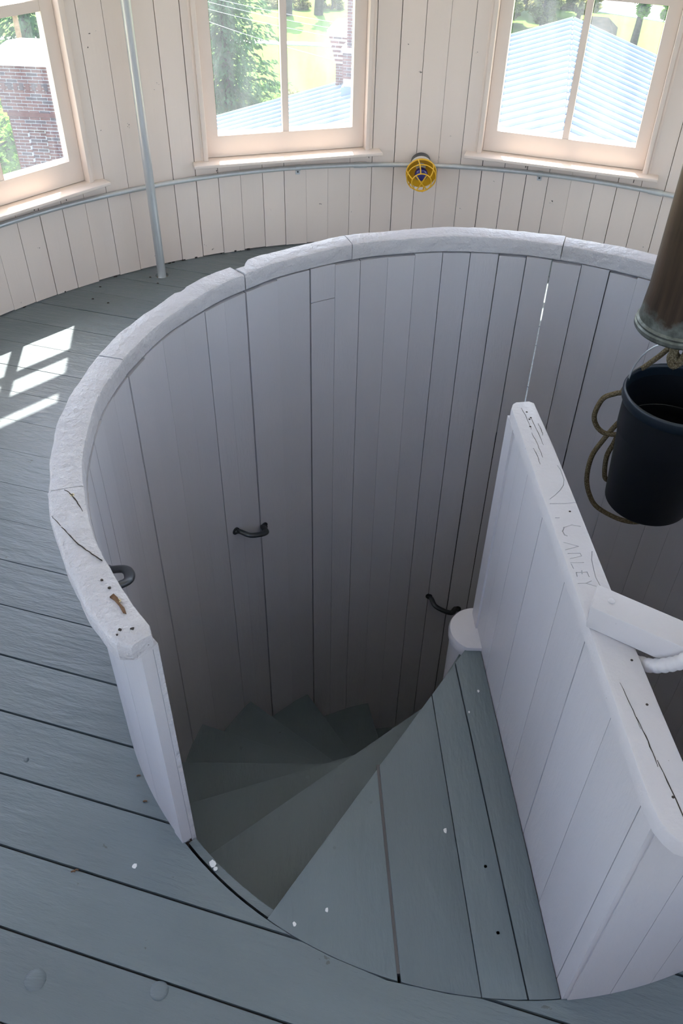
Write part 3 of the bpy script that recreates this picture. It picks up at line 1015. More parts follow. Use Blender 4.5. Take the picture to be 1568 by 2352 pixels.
# screws, paint flecks on the landing
for x, y in ((-0.26, -0.484), (-0.336, -0.588), (-0.40, -0.66), (-0.145, -0.62), (-0.11, -0.60), (-0.03, -0.62), (-0.02, -0.75), (-0.19, -0.78)):
    v, f = disc_vf((x, y, 2.4 - 0.0012), 0.0035, 0.0008, 10)
    mk('screw_head', v, f, 'dirt' if x > -0.2 else 'tread', stair)
for x, y, s in ((-0.106, -0.546, 0.005), (-0.348, -0.714, 0.0036), (-0.41, -0.742, 0.004), (0.0, -0.19, 0.003), (-0.028, -0.25, 0.003)):
    P = [(x + s * (0.6 + 0.5 * random.random()) * cos(q * 0.9), y + 1.4 * s * (0.6 + 0.5 * random.random()) * sin(q * 0.9)) for q in range(7)]
    v, f = prism_vf(P, 2.4 - 0.0015, 2.4 + 0.0006)
    mk('paint_fleck', v, f, 'limestone', stair)
struct(mk('floor_lower', *arc_vf(0, 360, 0.001, ROUT + 0.03, -2.62, -2.42, 48), 'tread'), 'dark lower floor at the foot of the winding stairs', 'floor')

FLOORKNOTS = [(-0.877, -0.851, 0.020), (-0.648, -0.865, 0.017), (-1.021, -0.401, 0.006)]
GRIT = [(-0.766, -0.436), (-0.741, -0.496), (-0.856, -0.651), (-0.850, -0.648), (-1.344, 1.662), (-1.277, 1.633), (-1.15, 1.855), (-1.11, 1.803), (-1.337, 1.763)]
# flecks and bits of debris on the room floor
for x, y, s, m in ((-0.737, -0.636, 0.006, 'limestone'), (-0.581, -0.626, 0.008, 'limestone'), (-0.574, -0.637, 0.005, 'limestone')):
    P = [(x + s * (0.7 + 0.4 * random.random()) * cos(q * 0.9), y + s * (0.7 + 0.4 * random.random()) * sin(q * 0.9)) for q in range(7)]
    v, f = prism_vf(P, -0.002, 0.0008 if x < -0.6 else -0.0032)
    mk('paint_fleck', v, f, m, floor)

for x, y, r_ in FLOORKNOTS:
    v, f = lathe_vf([(r_, -0.001), (r_ * 0.92, 0.0012), (r_ * 0.6, 0.0024), (0.0, 0.0028)], 20, (x, y, 0), close=False)
    mk('filled_knot', v, f, 'floor', floor, (x, y, 0), smooth=60)
for k_, (x, y) in enumerate(GRIT):
    v, f = tube_vf([(x - 0.004, y, 0.002), (x, y + 0.0015, 0.0028), (x + 0.004, y + 0.001, 0.002)], 0.0018, 6)
    mk('grit', v, f, 'bare_wood' if k_ < 4 else 'backing', floor, (x, y, 0))

# ------------------------------------------------------------------ grab handles
def make_handle(name, ang, z, slope, label, length=0.135):
    root = thing(name, label, 'handle', pol(RIN, ang, z), rad(ang) , 'grab handles on the stairwell wall')
    # local: -x towards the well axis, y along the wall, tilt by slope
    def tp(y, x, zz=0.0):
        return (x + (RIN - math.sqrt(RIN ** 2 - y * y)) * -1.0, y * cos(slope) - zz * sin(slope) * 0, y * sin(slope) + zz)
    hl = length / 2
    pth = spline([tp(-hl, -0.004), tp(-hl + 0.012, -0.008), tp(-hl + 0.026, -0.034), tp(-hl + 0.042, -0.043), tp(0, -0.046), tp(hl - 0.042, -0.043), tp(hl - 0.026, -0.034), tp(hl - 0.012, -0.008), tp(hl, -0.004)], 6)
    v, f = tube_vf(pth, 0.0108, 12, flat=0.68, upv=(0, 0, 1))
    mk('grip', v, f, 'handle', root, smooth=50)
    for s in (-1, 1):
        c = tp(s * (hl - 0.002), -0.002)
        P = []
        for i in range(14):
            q = 2 * PI * i / 14
            P.append((0.013 * cos(q), 0.0125 * sin(q)))
        V = [(c[0] - 0.002, c[1] + a, c[2] + b) for a, b in P] + [(c[0] + 0.006, c[1] + a, c[2] + b) for a, b in P]
        F_ = [tuple(range(14)), tuple(range(27, 13, -1))] + [(i, (i + 1) % 14, 14 + (i + 1) % 14, 14 + i) for i in range(14)]
        fl = mk('mounting_foot', V, F_, 'handle', root)
        V = [(c[0] - 0.0035, c[1] + a * 0.32, c[2] + b * 0.32) for a, b in P] + [(c[0], c[1] + a * 0.32, c[2] + b * 0.32) for a, b in P]
        mk('screw', V, F_, 'galv', fl)
    return root
make_handle('grab_handle', 138.2, -0.19, rad(26), 'dark iron grab handle halfway down the well wall, above the lower treads')
make_handle('grab_handle', 85.2, -0.83, rad(26), 'dark iron grab handle deep in the well, beside the newel post')
make_handle('grab_handle', 200.6, 0.475, rad(26), 'dark iron grab handle just under the rail near its rounded end')

# ------------------------------------------------------------------ steel pole and conduit
pole = thing('steel_pole', 'slim galvanised steel pole rising from a hole in the floor', 'pole', (pole_xy.x, pole_xy.y, 0))
v, f = lathe_vf([(0.0172, -0.11), (0.0172, ZC)], 20)
mk('tube', v, f, 'galv', pole, smooth=40)
cutc = mk('cutter', *lathe_vf([(0.0265, -0.3), (0.0265, 0.1)], 28, (pole_xy.x, pole_xy.y, 0)), 'sub', None)
bpy.context.view_layer.update()
cutted = [o for o in [floor] + list(floor.children) if o is floor or o.name.startswith('floor_board')]
near = []
for o in cutted:
    P = [o.matrix_world @ v.co for v in o.data.vertices]
    nn_ = [p.xy.dot(fn) for p in P]; tt_ = [p.xy.dot(fd) for p in P]
    if min(nn_) - 0.03 < pole_xy.dot(fn) < max(nn_) + 0.03 and min(tt_) < pole_xy.dot(fd) < max(tt_):
        near.append(o)
for o in near:
    md = o.modifiers.new('hole', 'BOOLEAN')
    md.operation = 'DIFFERENCE'; md.solver = 'EXACT'; md.object = cutc
dg = bpy.context.evaluated_depsgraph_get()
done_ = [(o, bpy.data.meshes.new_from_object(o.evaluated_get(dg))) for o in near]
for o, me in done_:
    o.modifiers.clear(); o.data = me
bpy.data.objects.remove(cutc)

cond = thing('wall_conduit', 'thin galvanised conduit bent along the wall below the window sills', 'conduit', (RC[0], RC[1], 0.342))
RCD = RW - 0.012
v, f = tube_vf([pol(RCD, a_) for a_ in [40 + 1.5 * i for i in range(84)]], 0.0095, 10)
mk('pipe', v, f, 'galv', cond, smooth=50)
for ca in (103.46, 75.45, 130.5, 118.0):
    v, f = tube_vf([pol(RCD, ca - 0.28), pol(RCD, ca + 0.28)], 0.0115, 10)
    if ca < 110:
        c_ = mk('strap', v, f, 'galv', cond, smooth=50)
        e = Vector(pol(1, ca)); t = Vector((-e.y, e.x, 0))
        q = e * (RW - 0.004)
        Vb = []
        for du, dz_ in ((-0.009, -0.006), (0.009, -0.006), (0.009, -0.031), (-0.009, -0.031)):
            p = q + t * du
            Vb.append((p.x, p.y, dz_))
        Vb += [(p[0] + e.x * 0.006, p[1] + e.y * 0.006, p[2]) for p in Vb]
        mk('strap_tab', Vb, [(0, 1, 2, 3), (7, 6, 5, 4)] + [(i, (i + 1) % 4, 4 + (i + 1) % 4, 4 + i) for i in range(4)], 'galv', c_)
        p = q - e * 0.001
        v, f = lathe_vf([(0.0038, -0.001), (0.0038, 0.002), (0.0, 0.0025)], 10, close=False)
        R_ = Vector((0, 0, 1)).rotation_difference(-e).to_matrix()
        v = [tuple(R_ @ Vector(x) + Vector((p.x, p.y, -0.020))) for x in v]
        mk('screw', v, f, 'dark_box', c_)
    else:
        continue
for ca in (96.2, 62.5):
    v, f = tube_vf([pol(RCD, ca - 0.75), pol(RCD, ca + 0.75)], 0.0118, 12)
    mk('coupling', v, f, 'galv', cond, smooth=50)

# ------------------------------------------------------------------ caged lamp
LA = 89.2
lp = pol(RW - 0.005, LA, 0.355, RC)
lamp = thing('caged_wall_lamp', 'yellow plastic cage lamp with a blue bulb on the wall conduit', 'lamp', lp, rad(LA + 90))
lamp.rotation_euler = (rad(-12), 0, rad(LA + 90))
# local -y... build along local +x = tangent, axis = inward = local +y after rotation
def lp_ring(r, y, rt, dz=0.0, n=40):
    return tube_vf([(r * cos(2 * PI * i / n), y, r * sin(2 * PI * i / n) + dz) for i in range(n)], rt, 6, closed=True)
def axial(prof, n=32, dz=0.0):
    v, f = lathe_vf(prof, n, close=False)
    return [(x, z, y + dz) for x, y, z in v], f
v, f = axial([(0.0, 0.0), (0.041, 0.0), (0.041, 0.028), (0.037, 0.032), (0.0, 0.032)])
mk('junction_box', v, f, 'dark_box', lamp, smooth=40)
v, f = axial([(0.0, 0.030), (0.044, 0.030), (0.044, 0.036), (0.040, 0.040), (0.0, 0.042)])
mk('base_ring', v, f, 'white_plastic', lamp, smooth=40)
v, f = axial([(0.018, 0.040), (0.030, 0.046), (0.050, 0.066), (0.061, 0.086), (0.062, 0.086), (0.064, 0.080), (0.052, 0.060), (0.032, 0.041)], 40)
mk('reflector_dish', v, f, 'yellow', lamp, smooth=50)
v, f = axial([(0.015, 0.04), (0.015, 0.058), (0.011, 0.06)], 20)
mk('socket', v, f, 'white_plastic', lamp, smooth=50)
prof = [(0.010, 0.056)] + [(0.0275 * sin(PI * t / 14), 0.092 - 0.0275 * cos(PI * t / 14)) for t in range(2, 15)]
v, f = axial(prof, 28)
mk('bulb', v, f, 'bulb', lamp, smooth=80)
for r_, y_ in ((0.062, 0.086), (0.0595, 0.118), (0.040, 0.152)):
    v, f = lp_ring(r_, y_, 0.0024)
    mk('cage_ring', v, f, 'yellow', lamp, smooth=60)
for k in range(6):
    q = 2 * PI * k / 6 + 0.25
    tw = 0.5
    pts = [(0.062, 0.084, q), (0.0635, 0.102, q + 0.05), (0.0595, 0.118, q + 0.1), (0.052, 0.138, q + 0.12), (0.040, 0.153, q + 0.12)]
    pth = spline([(r_ * cos(a_), y_, r_ * sin(a_)) for r_, y_, a_ in pts], 4)
    v, f = tube_vf(pth, 0.0025, 6)
    mk('cage_bar', v, f, 'yellow', lamp, smooth=60)
for k in range(2):
    q = 0.9 + 1.15 * k
    pth = spline([(0.040 * cos(q), 0.153, 0.040 * sin(q)), (0, 0.157, 0), (-0.040 * cos(q), 0.153, -0.040 * sin(q))], 6)
    v, f = tube_vf(pth, 0.0025, 6)
    mk('cage_bar', v, f, 'yellow', lamp, smooth=60)

# ------------------------------------------------------------------ bronze tube, bucket and ropes
tubeC = (0.432, 0.345)
tb = thing('bronze_tube', 'wide dark bronze tube with verdigris foot hanging above the bucket', 'tube', (tubeC[0], tubeC[1], 0.68))
v, f = lathe_vf([(0.085, 0.0), (0.0955, 0.0), (0.0985, 0.004), (0.0985, 0.012), (0.0955, 0.016), (0.0965, 0.021), (0.092, 0.026), (0.091, 0.034), (0.0865, 0.10), (0.0865, ZC - 0.68), (0.080, ZC - 0.68), (0.080, 0.06), (0.085, 0.0)], 56, close=False)
mk('shaft', v, f, 'bronze', tb, smooth=30)
bk = (0.480, 0.318)
BZ = 0.1765
bucket = thing('plastic_bucket', 'black plastic bucket hanging below the bronze tube', 'bucket', (bk[0], bk[1], BZ))
hB = 0.3435
v, f = lathe_vf([(0.0, 0.004), (0.099, 0.004), (0.105, 0.0), (0.108, 0.004), (0.1155, 0.11), (0.122, 0.225), (0.1275, 0.229), (0.1295, hB - 0.02), (0.128, hB - 0.02), (0.1235, 0.22), (0.1125, 0.10), (0.105, 0.012), (0.0, 0.012)], 56, close=False)
mk('body', v, f, 'bucket', bucket, smooth=30)
v, f = lathe_vf([(0.1285, hB - 0.03), (0.134, hB - 0.03), (0.1365, hB - 0.025), (0.1372, hB - 0.006), (0.135, hB - 0.001), (0.132, hB), (0.129, hB - 0.002), (0.1275, hB - 0.01), (0.1275, hB - 0.03), (0.1285, hB - 0.03)], 56, close=False)
mk('rim', v, f, 'bucket_rim', bucket, smooth=50)
th_ = rad(150)
pb = []
for i in range(21):
    q = PI * i / 20
    pb.append((0.130 * cos(q) * cos(th_), 0.130 * cos(q) * sin(th_), hB - 0.02 + 0.158 * sin(q) ** 0.8))
v, f = tube_vf(pb, 0.0022, 6)
mk('bail_wire', v, f, 'galv', bucket, smooth=60)
L1 = [(0.372, 0.409, 0.462), (0.358, 0.414, 0.451), (0.333, 0.424, 0.428), (0.323, 0.429, 0.376), (0.332, 0.425, 0.344), (0.354, 0.416, 0.325), (0.382, 0.405, 0.327), (0.409, 0.394, 0.339)]
L2 = [(0.401, 0.42, 0.376), (0.379, 0.415, 0.345), (0.359, 0.414, 0.302), (0.342, 0.421, 0.237), (0.345, 0.42, 0.16), (0.365, 0.412, 0.103), (0.395, 0.4, 0.068), (0.463, 0.382, 0.042), (0.519, 0.379, 0.043), (0.569, 0.42, 0.057), (0.60, 0.45, 0.12), (0.58, 0.46, 0.25), (0.52, 0.45, 0.40), (0.49, 0.445, 0.55), (0.475, 0.38, 0.63), (0.465, 0.36, 0.70)]
L3 = [(0.409, 0.43, 0.345), (0.397, 0.42, 0.322), (0.39, 0.416, 0.291), (0.38, 0.413, 0.25), (0.387, 0.415, 0.191), (0.4, 0.418, 0.161), (0.44, 0.43, 0.15), (0.52, 0.45, 0.20), (0.56, 0.46, 0.32), (0.51, 0.46, 0.48), (0.48, 0.43, 0.58), (0.46, 0.36, 0.70)]
L0 = [(0.36, 0.436, 0.52), (0.40, 0.43, 0.57), (0.43, 0.37, 0.62), (0.432, 0.345, 0.70)]
ropeT = thing('tan_rope', 'coiled tan braided rope hanging behind the black bucket', 'rope', (tubeC[0], tubeC[1], 0.68))
def rel(pts, b):
    return [(p[0] - b[0], p[1] - b[1], p[2] - b[2]) for p in pts]
rb = (tubeC[0], tubeC[1], 0.68)
chain = [(0.455, 0.36, 0.72), (0.448, 0.38, 0.62), (0.42, 0.425, 0.53), (0.395, 0.44, 0.49)] + L1 + [(0.43, 0.43, 0.36)]
for nm, pts in (('strand', chain), ('strand', list(L2)), ('strand', list(L3))):
    v, f = tube_vf(rel(spline(pts, 7), rb), 0.0068, 9)
    mk(nm, v, f, 'rope', ropeT, smooth=60)
pts = [(0.452 + 0.016 * cos(q) + 0.006 * (q / 6.28), 0.345 + 0.007 * (q / 6.28) + 0.004 * sin(2 * q), 0.632 + 0.04 * sin(q)) for q in [i * 0.6 for i in range(32)]]
v, f = tube_vf(rel(spline(pts, 4), rb), 0.0075, 9)
mk('knot', v, f, 'rope', ropeT, smooth=60)
v, f = tube_vf(rel(spline([(0.455, 0.352, 0.72), (0.452, 0.350, 0.64), (0.440, 0.352, 0.60), (0.455, 0.352, 0.575), (0.475, 0.352, 0.60), (0.470, 0.352, 0.64), (0.465, 0.352, 0.72)], 7), rb), 0.0085, 9)
mk('strand', v, f, 'rope', ropeT, smooth=60)

# white beam lying on the partition, with painted rope
bd = Vector((0.847, -0.531)).normalized(); bnn = Vector((-bd.y, bd.x))
b0 = Vector((0.058, -0.527))
beam = thing('white_beam', 'white-painted wooden beam resting across the partition cap', 'beam', (b0.x, b0.y, H))
def bxy(s, t, z):
    q = bd * s + bnn * t
    return (q.x, q.y, z)
ch = 0.026
secp = [(-0.005, ch), (0.004, -ch), (0.47, -ch), (0.47, ch)]
V = [bxy(s, t, 0.0005) for s, t in secp] + [bxy(s, t, 0.047) for s, t in secp]
bm = bmesh.new(); vs = [bm.verts.new(p) for p in V]
for q in [(3, 2, 1, 0), (4, 5, 6, 7)] + [(i, (i + 1) % 4, 4 + (i + 1) % 4, 4 + i) for i in range(4)]:
    bm.faces.new([vs[i] for i in q])
bmesh.ops.bevel(bm, geom=list(bm.edges), offset=0.003, segments=2, affect='EDGES', profile=0.5)
from_bm('timber', bm, 'cap', beam, smooth=40)
nx = bxy(0.026, 0.002, 0.0475)
v, f = lathe_vf([(0.0052, -0.002), (0.0052, 0.0012), (0.004, 0.0022), (0.0, 0.0026)], 14, nx, close=False)
mk('bolt_head', v, f, 'cap', beam, smooth=40)
wr = thing('white_rope', 'thick white-painted rope wrapped around the beam on the partition', 'rope', (b0.x, b0.y, H))
pts = [(0.072, -0.566, H - 0.034), (0.098, -0.585, H - 0.030), (0.120, -0.600, H - 0.022), (0.138, -0.618, H - 0.008), (0.155, -0.631, H + 0.012), (0.170, -0.638, H + 0.032), (0.186, -0.634, H + 0.052), (0.204, -0.612, H + 0.060), (0.220, -0.588, H + 0.058), (0.236, -0.572, H + 0.04), (0.245, -0.568, H + 0.005), (0.25, -0.58, H - 0.014), (0.256, -0.62, H - 0.014)]
sp = spline(pts, 10)
v, f = tube_vf(rel(sp, (b0.x, b0.y, H)), 0.01, 12, rfun=lambda i: 0.0098 + 0.0018 * abs(sin(i * 0.72)))
mk('strand', v, f, 'white_rope', wr, smooth=60)

# ------------------------------------------------------------------ outside: metal roof
P0 = Vector((4.5536, 20.1353, -3.0)); EV = Vector((-0.1974, -0.9803, 0.0)).normalized()
SLP = rad(18.16)
hl_ = Vector((EV.y, -EV.x, 0))
hl_ = hl_ if hl_.x < 0 else -hl_
house = thing('brick_wing', 'wing of the building with a pale standing-seam steel gable roof', 'building', (P0.x, P0.y, -15))
HB = Vector((P0.x, P0.y, -15))
PW = 0.405
LEN = 14.6
npan = int(LEN / PW)
for side, hv in (('a', hl_), ('b', -hl_)):
    sd = hv * cos(SLP) - Vector((0, 0, sin(SLP)))
    nrm = EV.cross(sd).normalized()
    if nrm.z < 0:
        nrm = -nrm
    Ls = 9.4 if side == 'a' else 8.0
    slope = mk('roof_slope', [tuple(P0 + EV * a_ + sd * b_ - nrm * c_ - HB) for a_ in (0, LEN) for b_ in (0, Ls) for c_ in (0.02, 0.12)],
               [(0, 1, 3, 2), (4, 6, 7, 5), (0, 4, 5, 1), (2, 3, 7, 6), (0, 2, 6, 4), (1, 5, 7, 3)], 'wing_steel', house)
    pm = None; sm = None
    for i in range(npan + 1):
        e0 = EV * (i * PW)
        if i < npan:
            if pm is None:
                q = [P0 + EV * a_ + sd * b_ + nrm * c_ - P0 for a_ in (0.012, PW - 0.012) for b_ in (0.03, Ls) for c_ in (-0.018, 0.0)]
                o = mk('roof_panel', [tuple(x) for x in q], [(0, 1, 3, 2), (4, 6, 7, 5), (0, 4, 5, 1), (2, 3, 7, 6), (0, 2, 6, 4), (1, 5, 7, 3)], 'wing_steel', slope)
                o.location = P0 - HB
                pm = o.data
            else:
                o = bpy.data.objects.new('roof_panel', pm); link(o, slope); o.location = P0 - HB + e0
        if sm is None:
            q = [EV * a_ + sd * b_ + nrm * c_ for a_ in (-0.03, 0.03) for b_ in (0.0, Ls) for c_ in (-0.018, 0.001)] + [EV * a_ + sd * b_ + nrm * c_ for a_ in (-0.014, 0.014) for b_ in (0.0, Ls) for c_ in (0.0, 0.055)]
            fb = [(0, 1, 3, 2), (4, 6, 7, 5), (0, 4, 5, 1), (2, 3, 7, 6), (0, 2, 6, 4), (1, 5, 7, 3)]
            o = mk('roof_seam', [tuple(x) for x in q], fb + [tuple(k + 8 for k in z_) for z_ in fb], 'wing_steel', slope)
            o.location = P0 - HB
            sm = o.data
        else:
            o = bpy.data.objects.new('roof_seam', sm); link(o, slope); o.location = P0 - HB + e0
# gable wall and body of the wing
sa = hl_ * cos(SLP) - Vector((0, 0, sin(SLP))); sb_ = -hl_ * cos(SLP) - Vector((0, 0, sin(SLP)))
g0, g1, g2 = P0 - HB - Vector((0, 0, 0.2)), P0 + sa * 9.1 - HB - Vector((0, 0, 0.2)), P0 + sb_ * 7.6 - HB - Vector((0, 0, 0.2))
V = []
for off in (EV * 0.3, EV * (LEN - 0.3)):
    V += [tuple(g0 + off), tuple(g1 + off), (g1.x + off.x, g1.y + off.y, 0), (g2.x + off.x, g2.y + off.y, 0), tuple(g2 + off)]
mk('brick_body', V, [(0, 1, 2, 3, 4), (9, 8, 7, 6, 5), (0, 5, 6, 1), (1, 6, 7, 2), (2, 7, 8, 3), (3, 8, 9, 4), (4, 9, 5, 0)], 'brick0', house)

# ------------------------------------------------------------------ outside: chimneys
BL, BH, MJ = 0.193, 0.0465, 0.0155
def brick_face(parent, x0, x1, z0, z1, y, depth, rn, skip=None, proud=0.0, rows_off=0):
    """front face (facing -y of the parent) in running bond, each brick its own object sharing one mesh per size"""
    row = 0
    z = z1 - BH
    while z > z0 - BH * 0.5:
        off = ((row + rows_off) % 2) * 0.5 * (BL + MJ)
        x = x0 - off
        while x < x1:
            a_, b_ = max(x, x0), min(x + BL, x1)
            if b_ - a_ > 0.03 and not (skip and skip(a_, b_, z)):
                key = (round(b_ - a_, 3), round(depth, 3))
                mi = rn.choice([0, 0, 1, 1, 2, 3, 4, 5])
                key2 = key + (mi,)
                if key2 not in BRK:
                    v, f = box_vf(0, b_ - a_, 0, depth, 0, BH)
                    o = mk('brick', v, f, 'brick%d' % mi, parent)
                    BRK[key2] = o.data
                else:
                    o = bpy.data.objects.new('brick', BRK[key2]); link(o, parent)
                o.location = (a_, y - proud + rn.uniform(-0.002, 0.002), z)
            x += BL + MJ
        z -= BH + MJ
        row += 1
BRK = {}
rn = random.Random(21)
cA = thing('brick_chimney', 'wide red brick chimney with a white stone cap and recessed panel', 'chimney', (-6.977, 16.26, -8.0), rad(-3.34))
def zl(z): return z + 8.0
mk('core', *join_vf([box_vf(-0.03, 0.275, -0.038, 0.9, 0.0, zl(-4.03)), box_vf(0.276, 0.634, 0.012, 0.9, 0.0, zl(-4.295)), box_vf(0.276, 0.634, -0.038, 0.9, zl(-4.294), zl(-4.03)), box_vf(0.635, 0.99, -0.038, 0.9, 0.0, zl(-4.03)), box_vf(-0.12, 1.07, -0.038, 0.95, zl(-3.96), zl(-3.10))]), 'mortar', cA)
brick_face(cA, -0.135, 1.085, zl(-3.955), zl(-3.118), -0.05, 0.07, rn)
# shaft below the belt, leaving the recessed panel
def skip(a_, b_, z): return (z < zl(-4.295)) and a_ < 0.63 and b_ > 0.28
def lowrow(x0, x1, ztop, y, ro): brick_face(cA, x0, x1, zl(-5.2), zl(ztop), y, 0.07, rn, None, 0.0, ro)
brick_face(cA, -0.045, 1.005, zl(-4.29), zl(-4.045), -0.05, 0.07, rn)
lowrow(-0.045, 0.28, -4.30, -0.05, 0)
lowrow(0.63, 1.005, -4.30, -0.05, 1)
lowrow(0.285, 0.625, -4.30, 0.002, 1)
v, f = box_vf(-0.06, 1.02, -0.06, 0.9, zl(-4.035), zl(-3.955))
mk('belt_course', v, f, 'brick0', cA)
for k in range(9):
    bx0 = -0.05 + 0.118 * k
    v, f = box_vf(bx0, bx0 + 0.07, -0.062, 0.01, zl(-3.545), zl(-3.425))
    mk('soldier_brick', v, f, 'brick3' if k % 2 else 'brick4', cA)
v, f = box_vf(-0.22, 1.17, -0.13, 1.05, zl(-3.10), zl(-2.965))
mk('cap_slab', v, f, 'limestone', cA)
V = [(-0.22, -0.10, zl(-2.964)), (1.17, -0.10, zl(-2.964)), (1.17, 1.05, zl(-2.964)), (-0.22, 1.05, zl(-2.964)), (0.25, 0.38, zl(-2.80)), (0.72, 0.38, zl(-2.80)), (0.72, 0.6, zl(-2.80)), (0.25, 0.6, zl(-2.80))]
mk('cap_top', V, [(0, 3, 2, 1), (4, 5, 6, 7), (0, 1, 5, 4), (1, 2, 6, 5), (2, 3, 7, 6), (3, 0, 4, 7)], 'limestone', cA)

cB = thing('brick_chimney', 'tall red brick chimney stack standing on the steel roof slope', 'chimney', (-0.42, 19.86, -5.2), rad(-11.4))
def zb2(z): return z + 5.2
mk('core', *join_vf([box_vf(-0.10, 0.8, 0.01, 0.9, 0.1, zb2(-3.64)), box_vf(-0.02, 0.72, 0.03, 0.85, zb2(-3.64), zb2(-1.6))]), 'mortar', cB)
brick_face(cB, -0.115, 0.815, 0.95, zb2(-3.70), -0.008, 0.03, rn)
brick_face(cB, -0.03, 0.73, zb2(-3.6), zb2(-1.65), 0.012, 0.03, rn)
v, f = box_vf(-0.14, 0.84, -0.035, 0.93, zb2(-3.70), zb2(-3.60))
mk('stone_ledge', v, f, 'limestone', cB)
v, f = box_vf(-0.14, 0.84, -0.04, 0.9, 0.15, zb2(-4.42))
mk('flashing', v, f, 'lead', cB)
cC = thing('brick_chimney', 'shorter corbelled brick chimney with a white cap behind the tall stack', 'chimney', (-0.70, 21.12, -5.6), rad(-11.4))
def zc2(z): return z + 5.6
pcs = [box_vf(0.0, 1.0, 0.0, 0.8, 0.0, zc2(-4.25))]
for k in range(6):
    e = 0.024 * (k + 1)
    pcs.append(box_vf(-e, 1.0 + e, -e * 0.6, 0.8, zc2(-4.25 + 0.1 * k), zc2(-4.15 + 0.1 * k)))
mk('core', *join_vf(pcs), 'mortar', cC)
brick_face(cC, -0.01, 1.0, 0.55, zc2(-4.26), -0.012, 0.03, rn)
for k in range(6):
    e = 0.024 * (k + 1)
    brick_face(cC, -e - 0.01, 0.9, zc2(-4.25 + 0.1 * k) + 0.02, zc2(-4.155 + 0.1 * k), -e * 0.6 - 0.012, 0.03, rn, None, 0, k)
v, f = box_vf(-0.20, 1.2, -0.14, 0.95, zc2(-3.65), zc2(-3.52))
mk('cap_slab', v, f, 'limestone', cC)
V = [(-0.20, -0.14, zc2(-3.519)), (1.2, -0.14, zc2(-3.519)), (1.2, 0.95, zc2(-3.519)), (-0.2, 0.95, zc2(-3.519)), (0.3, 0.3, zc2(-3.36)), (0.7, 0.3, zc2(-3.36)), (0.7, 0.5, zc2(-3.36)), (0.3, 0.5, zc2(-3.36))]
mk('cap_top', V, [(0, 3, 2, 1), (4, 5, 6, 7), (0, 1, 5, 4), (1, 2, 6, 5), (2, 3, 7, 6), (3, 0, 4, 7)], 'limestone', cC)

# ------------------------------------------------------------------ outside: ground
GZ = -15.0
struct(mk('ground', *box_vf(-160, 160, -60, 260, GZ - 0.5, GZ), 'lawn'), 'sunny green lawn below the tower', 'lawn')
def strip(name, pts, wd, label, mat='concrete', h_=0.06):
    P = spline([(x, y, GZ) for x, y in pts], 8)
    L, R_ = [], []
    m = len(P)
    for i, p in enumerate(P):
        t = (P[min(i + 1, m - 1)] - P[max(i - 1, 0)]).normalized()
        nn = Vector((-t.y, t.x, 0)) * wd / 2
        L.append(p + nn); R_.append(p - nn)
    V = [(p.x, p.y, GZ + h_) for p in L] + [(p.x, p.y, GZ + h_) for p in R_] + [(p.x, p.y, GZ - 0.1) for p in L] + [(p.x, p.y, GZ - 0.1) for p in R_]
    F_ = []
    for i in range(m - 1):
        F_ += [(i, i + 1, m + i + 1, m + i), (i, 2 * m + i, 2 * m + i + 1, i + 1), (m + i, m + i + 1, 3 * m + i + 1, 3 * m + i)]
    return struct(mk(name, V, F_, mat), label, 'path')
strip('path', [(-40, 65.5), (-12, 66.6), (-4.9, 66.4), (-1.6, 66.1), (6, 64.5)], 0.8, 'pale concrete path crossing the lawn')
strip('road', [(-60, 82), (-20, 84), (0, 86), (14, 84), (20, 80.5), (24, 78), (34, 72)], 5.0, 'pale road beyond the lawn and trees')

# ------------------------------------------------------------------ outside: trees
def foliage_vf(clumps, rn, leaf, droop=0.0):
    """clumps: (centre, radii, count) -> many small leaf quads"""
    V, F_ = [], []
    for c, rad3, cnt in clumps:
        for _ in range(cnt):
            d = Vector((rn.gauss(0, 1), rn.gauss(0, 1), rn.gauss(0, 1))).normalized() * (rn.random() ** 0.45)
            p = Vector((c[0] + d.x * rad3[0], c[1] + d.y * rad3[1], c[2] + d.z * rad3[2]))
            a_ = Vector((rn.gauss(0, 1), rn.gauss(0, 1), rn.gauss(0, 0.6) - droop)).normalized()
            b_ = a_.cross(Vector((rn.gauss(0, 1), rn.gauss(0, 1), rn.gauss(0, 1)))).normalized()
            s = leaf * rn.uniform(0.6, 1.3)
            k = len(V)
            V += [tuple(p - a_ * s), tuple(p + b_ * s * 0.42), tuple(p + a_ * s), tuple(p - b_ * s * 0.42)]
            F_.append((k, k + 1, k + 2, k + 3))
    return V, F_
def trunk_vf(h_, r, rn, lean=0.0, branches=6, spread=1.5):
    pcs = [tube_vf([(lean * t * h_ + 0.05 * sin(5 * t), 0.04 * cos(4 * t), h_ * t) for t in [i / 8 for i in range(9)]], r, 9, rfun=lambda i: r * (1.15 - 0.85 * i / 8))]
    for k in range(branches):
        z = h_ * rn.uniform(0.4, 0.95); q = rn.uniform(0, 6.28)
        pcs.append(tube_vf([(lean * z, 0, z), (lean * z + spread * 0.5 * cos(q), spread * 0.5 * sin(q), z + spread * 0.25), (lean * z + spread * cos(q), spread * sin(q), z + spread * 0.6)], r * 0.3, 6, rfun=lambda i: r * (0.32 - 0.11 * i)))
    return join_vf(pcs)
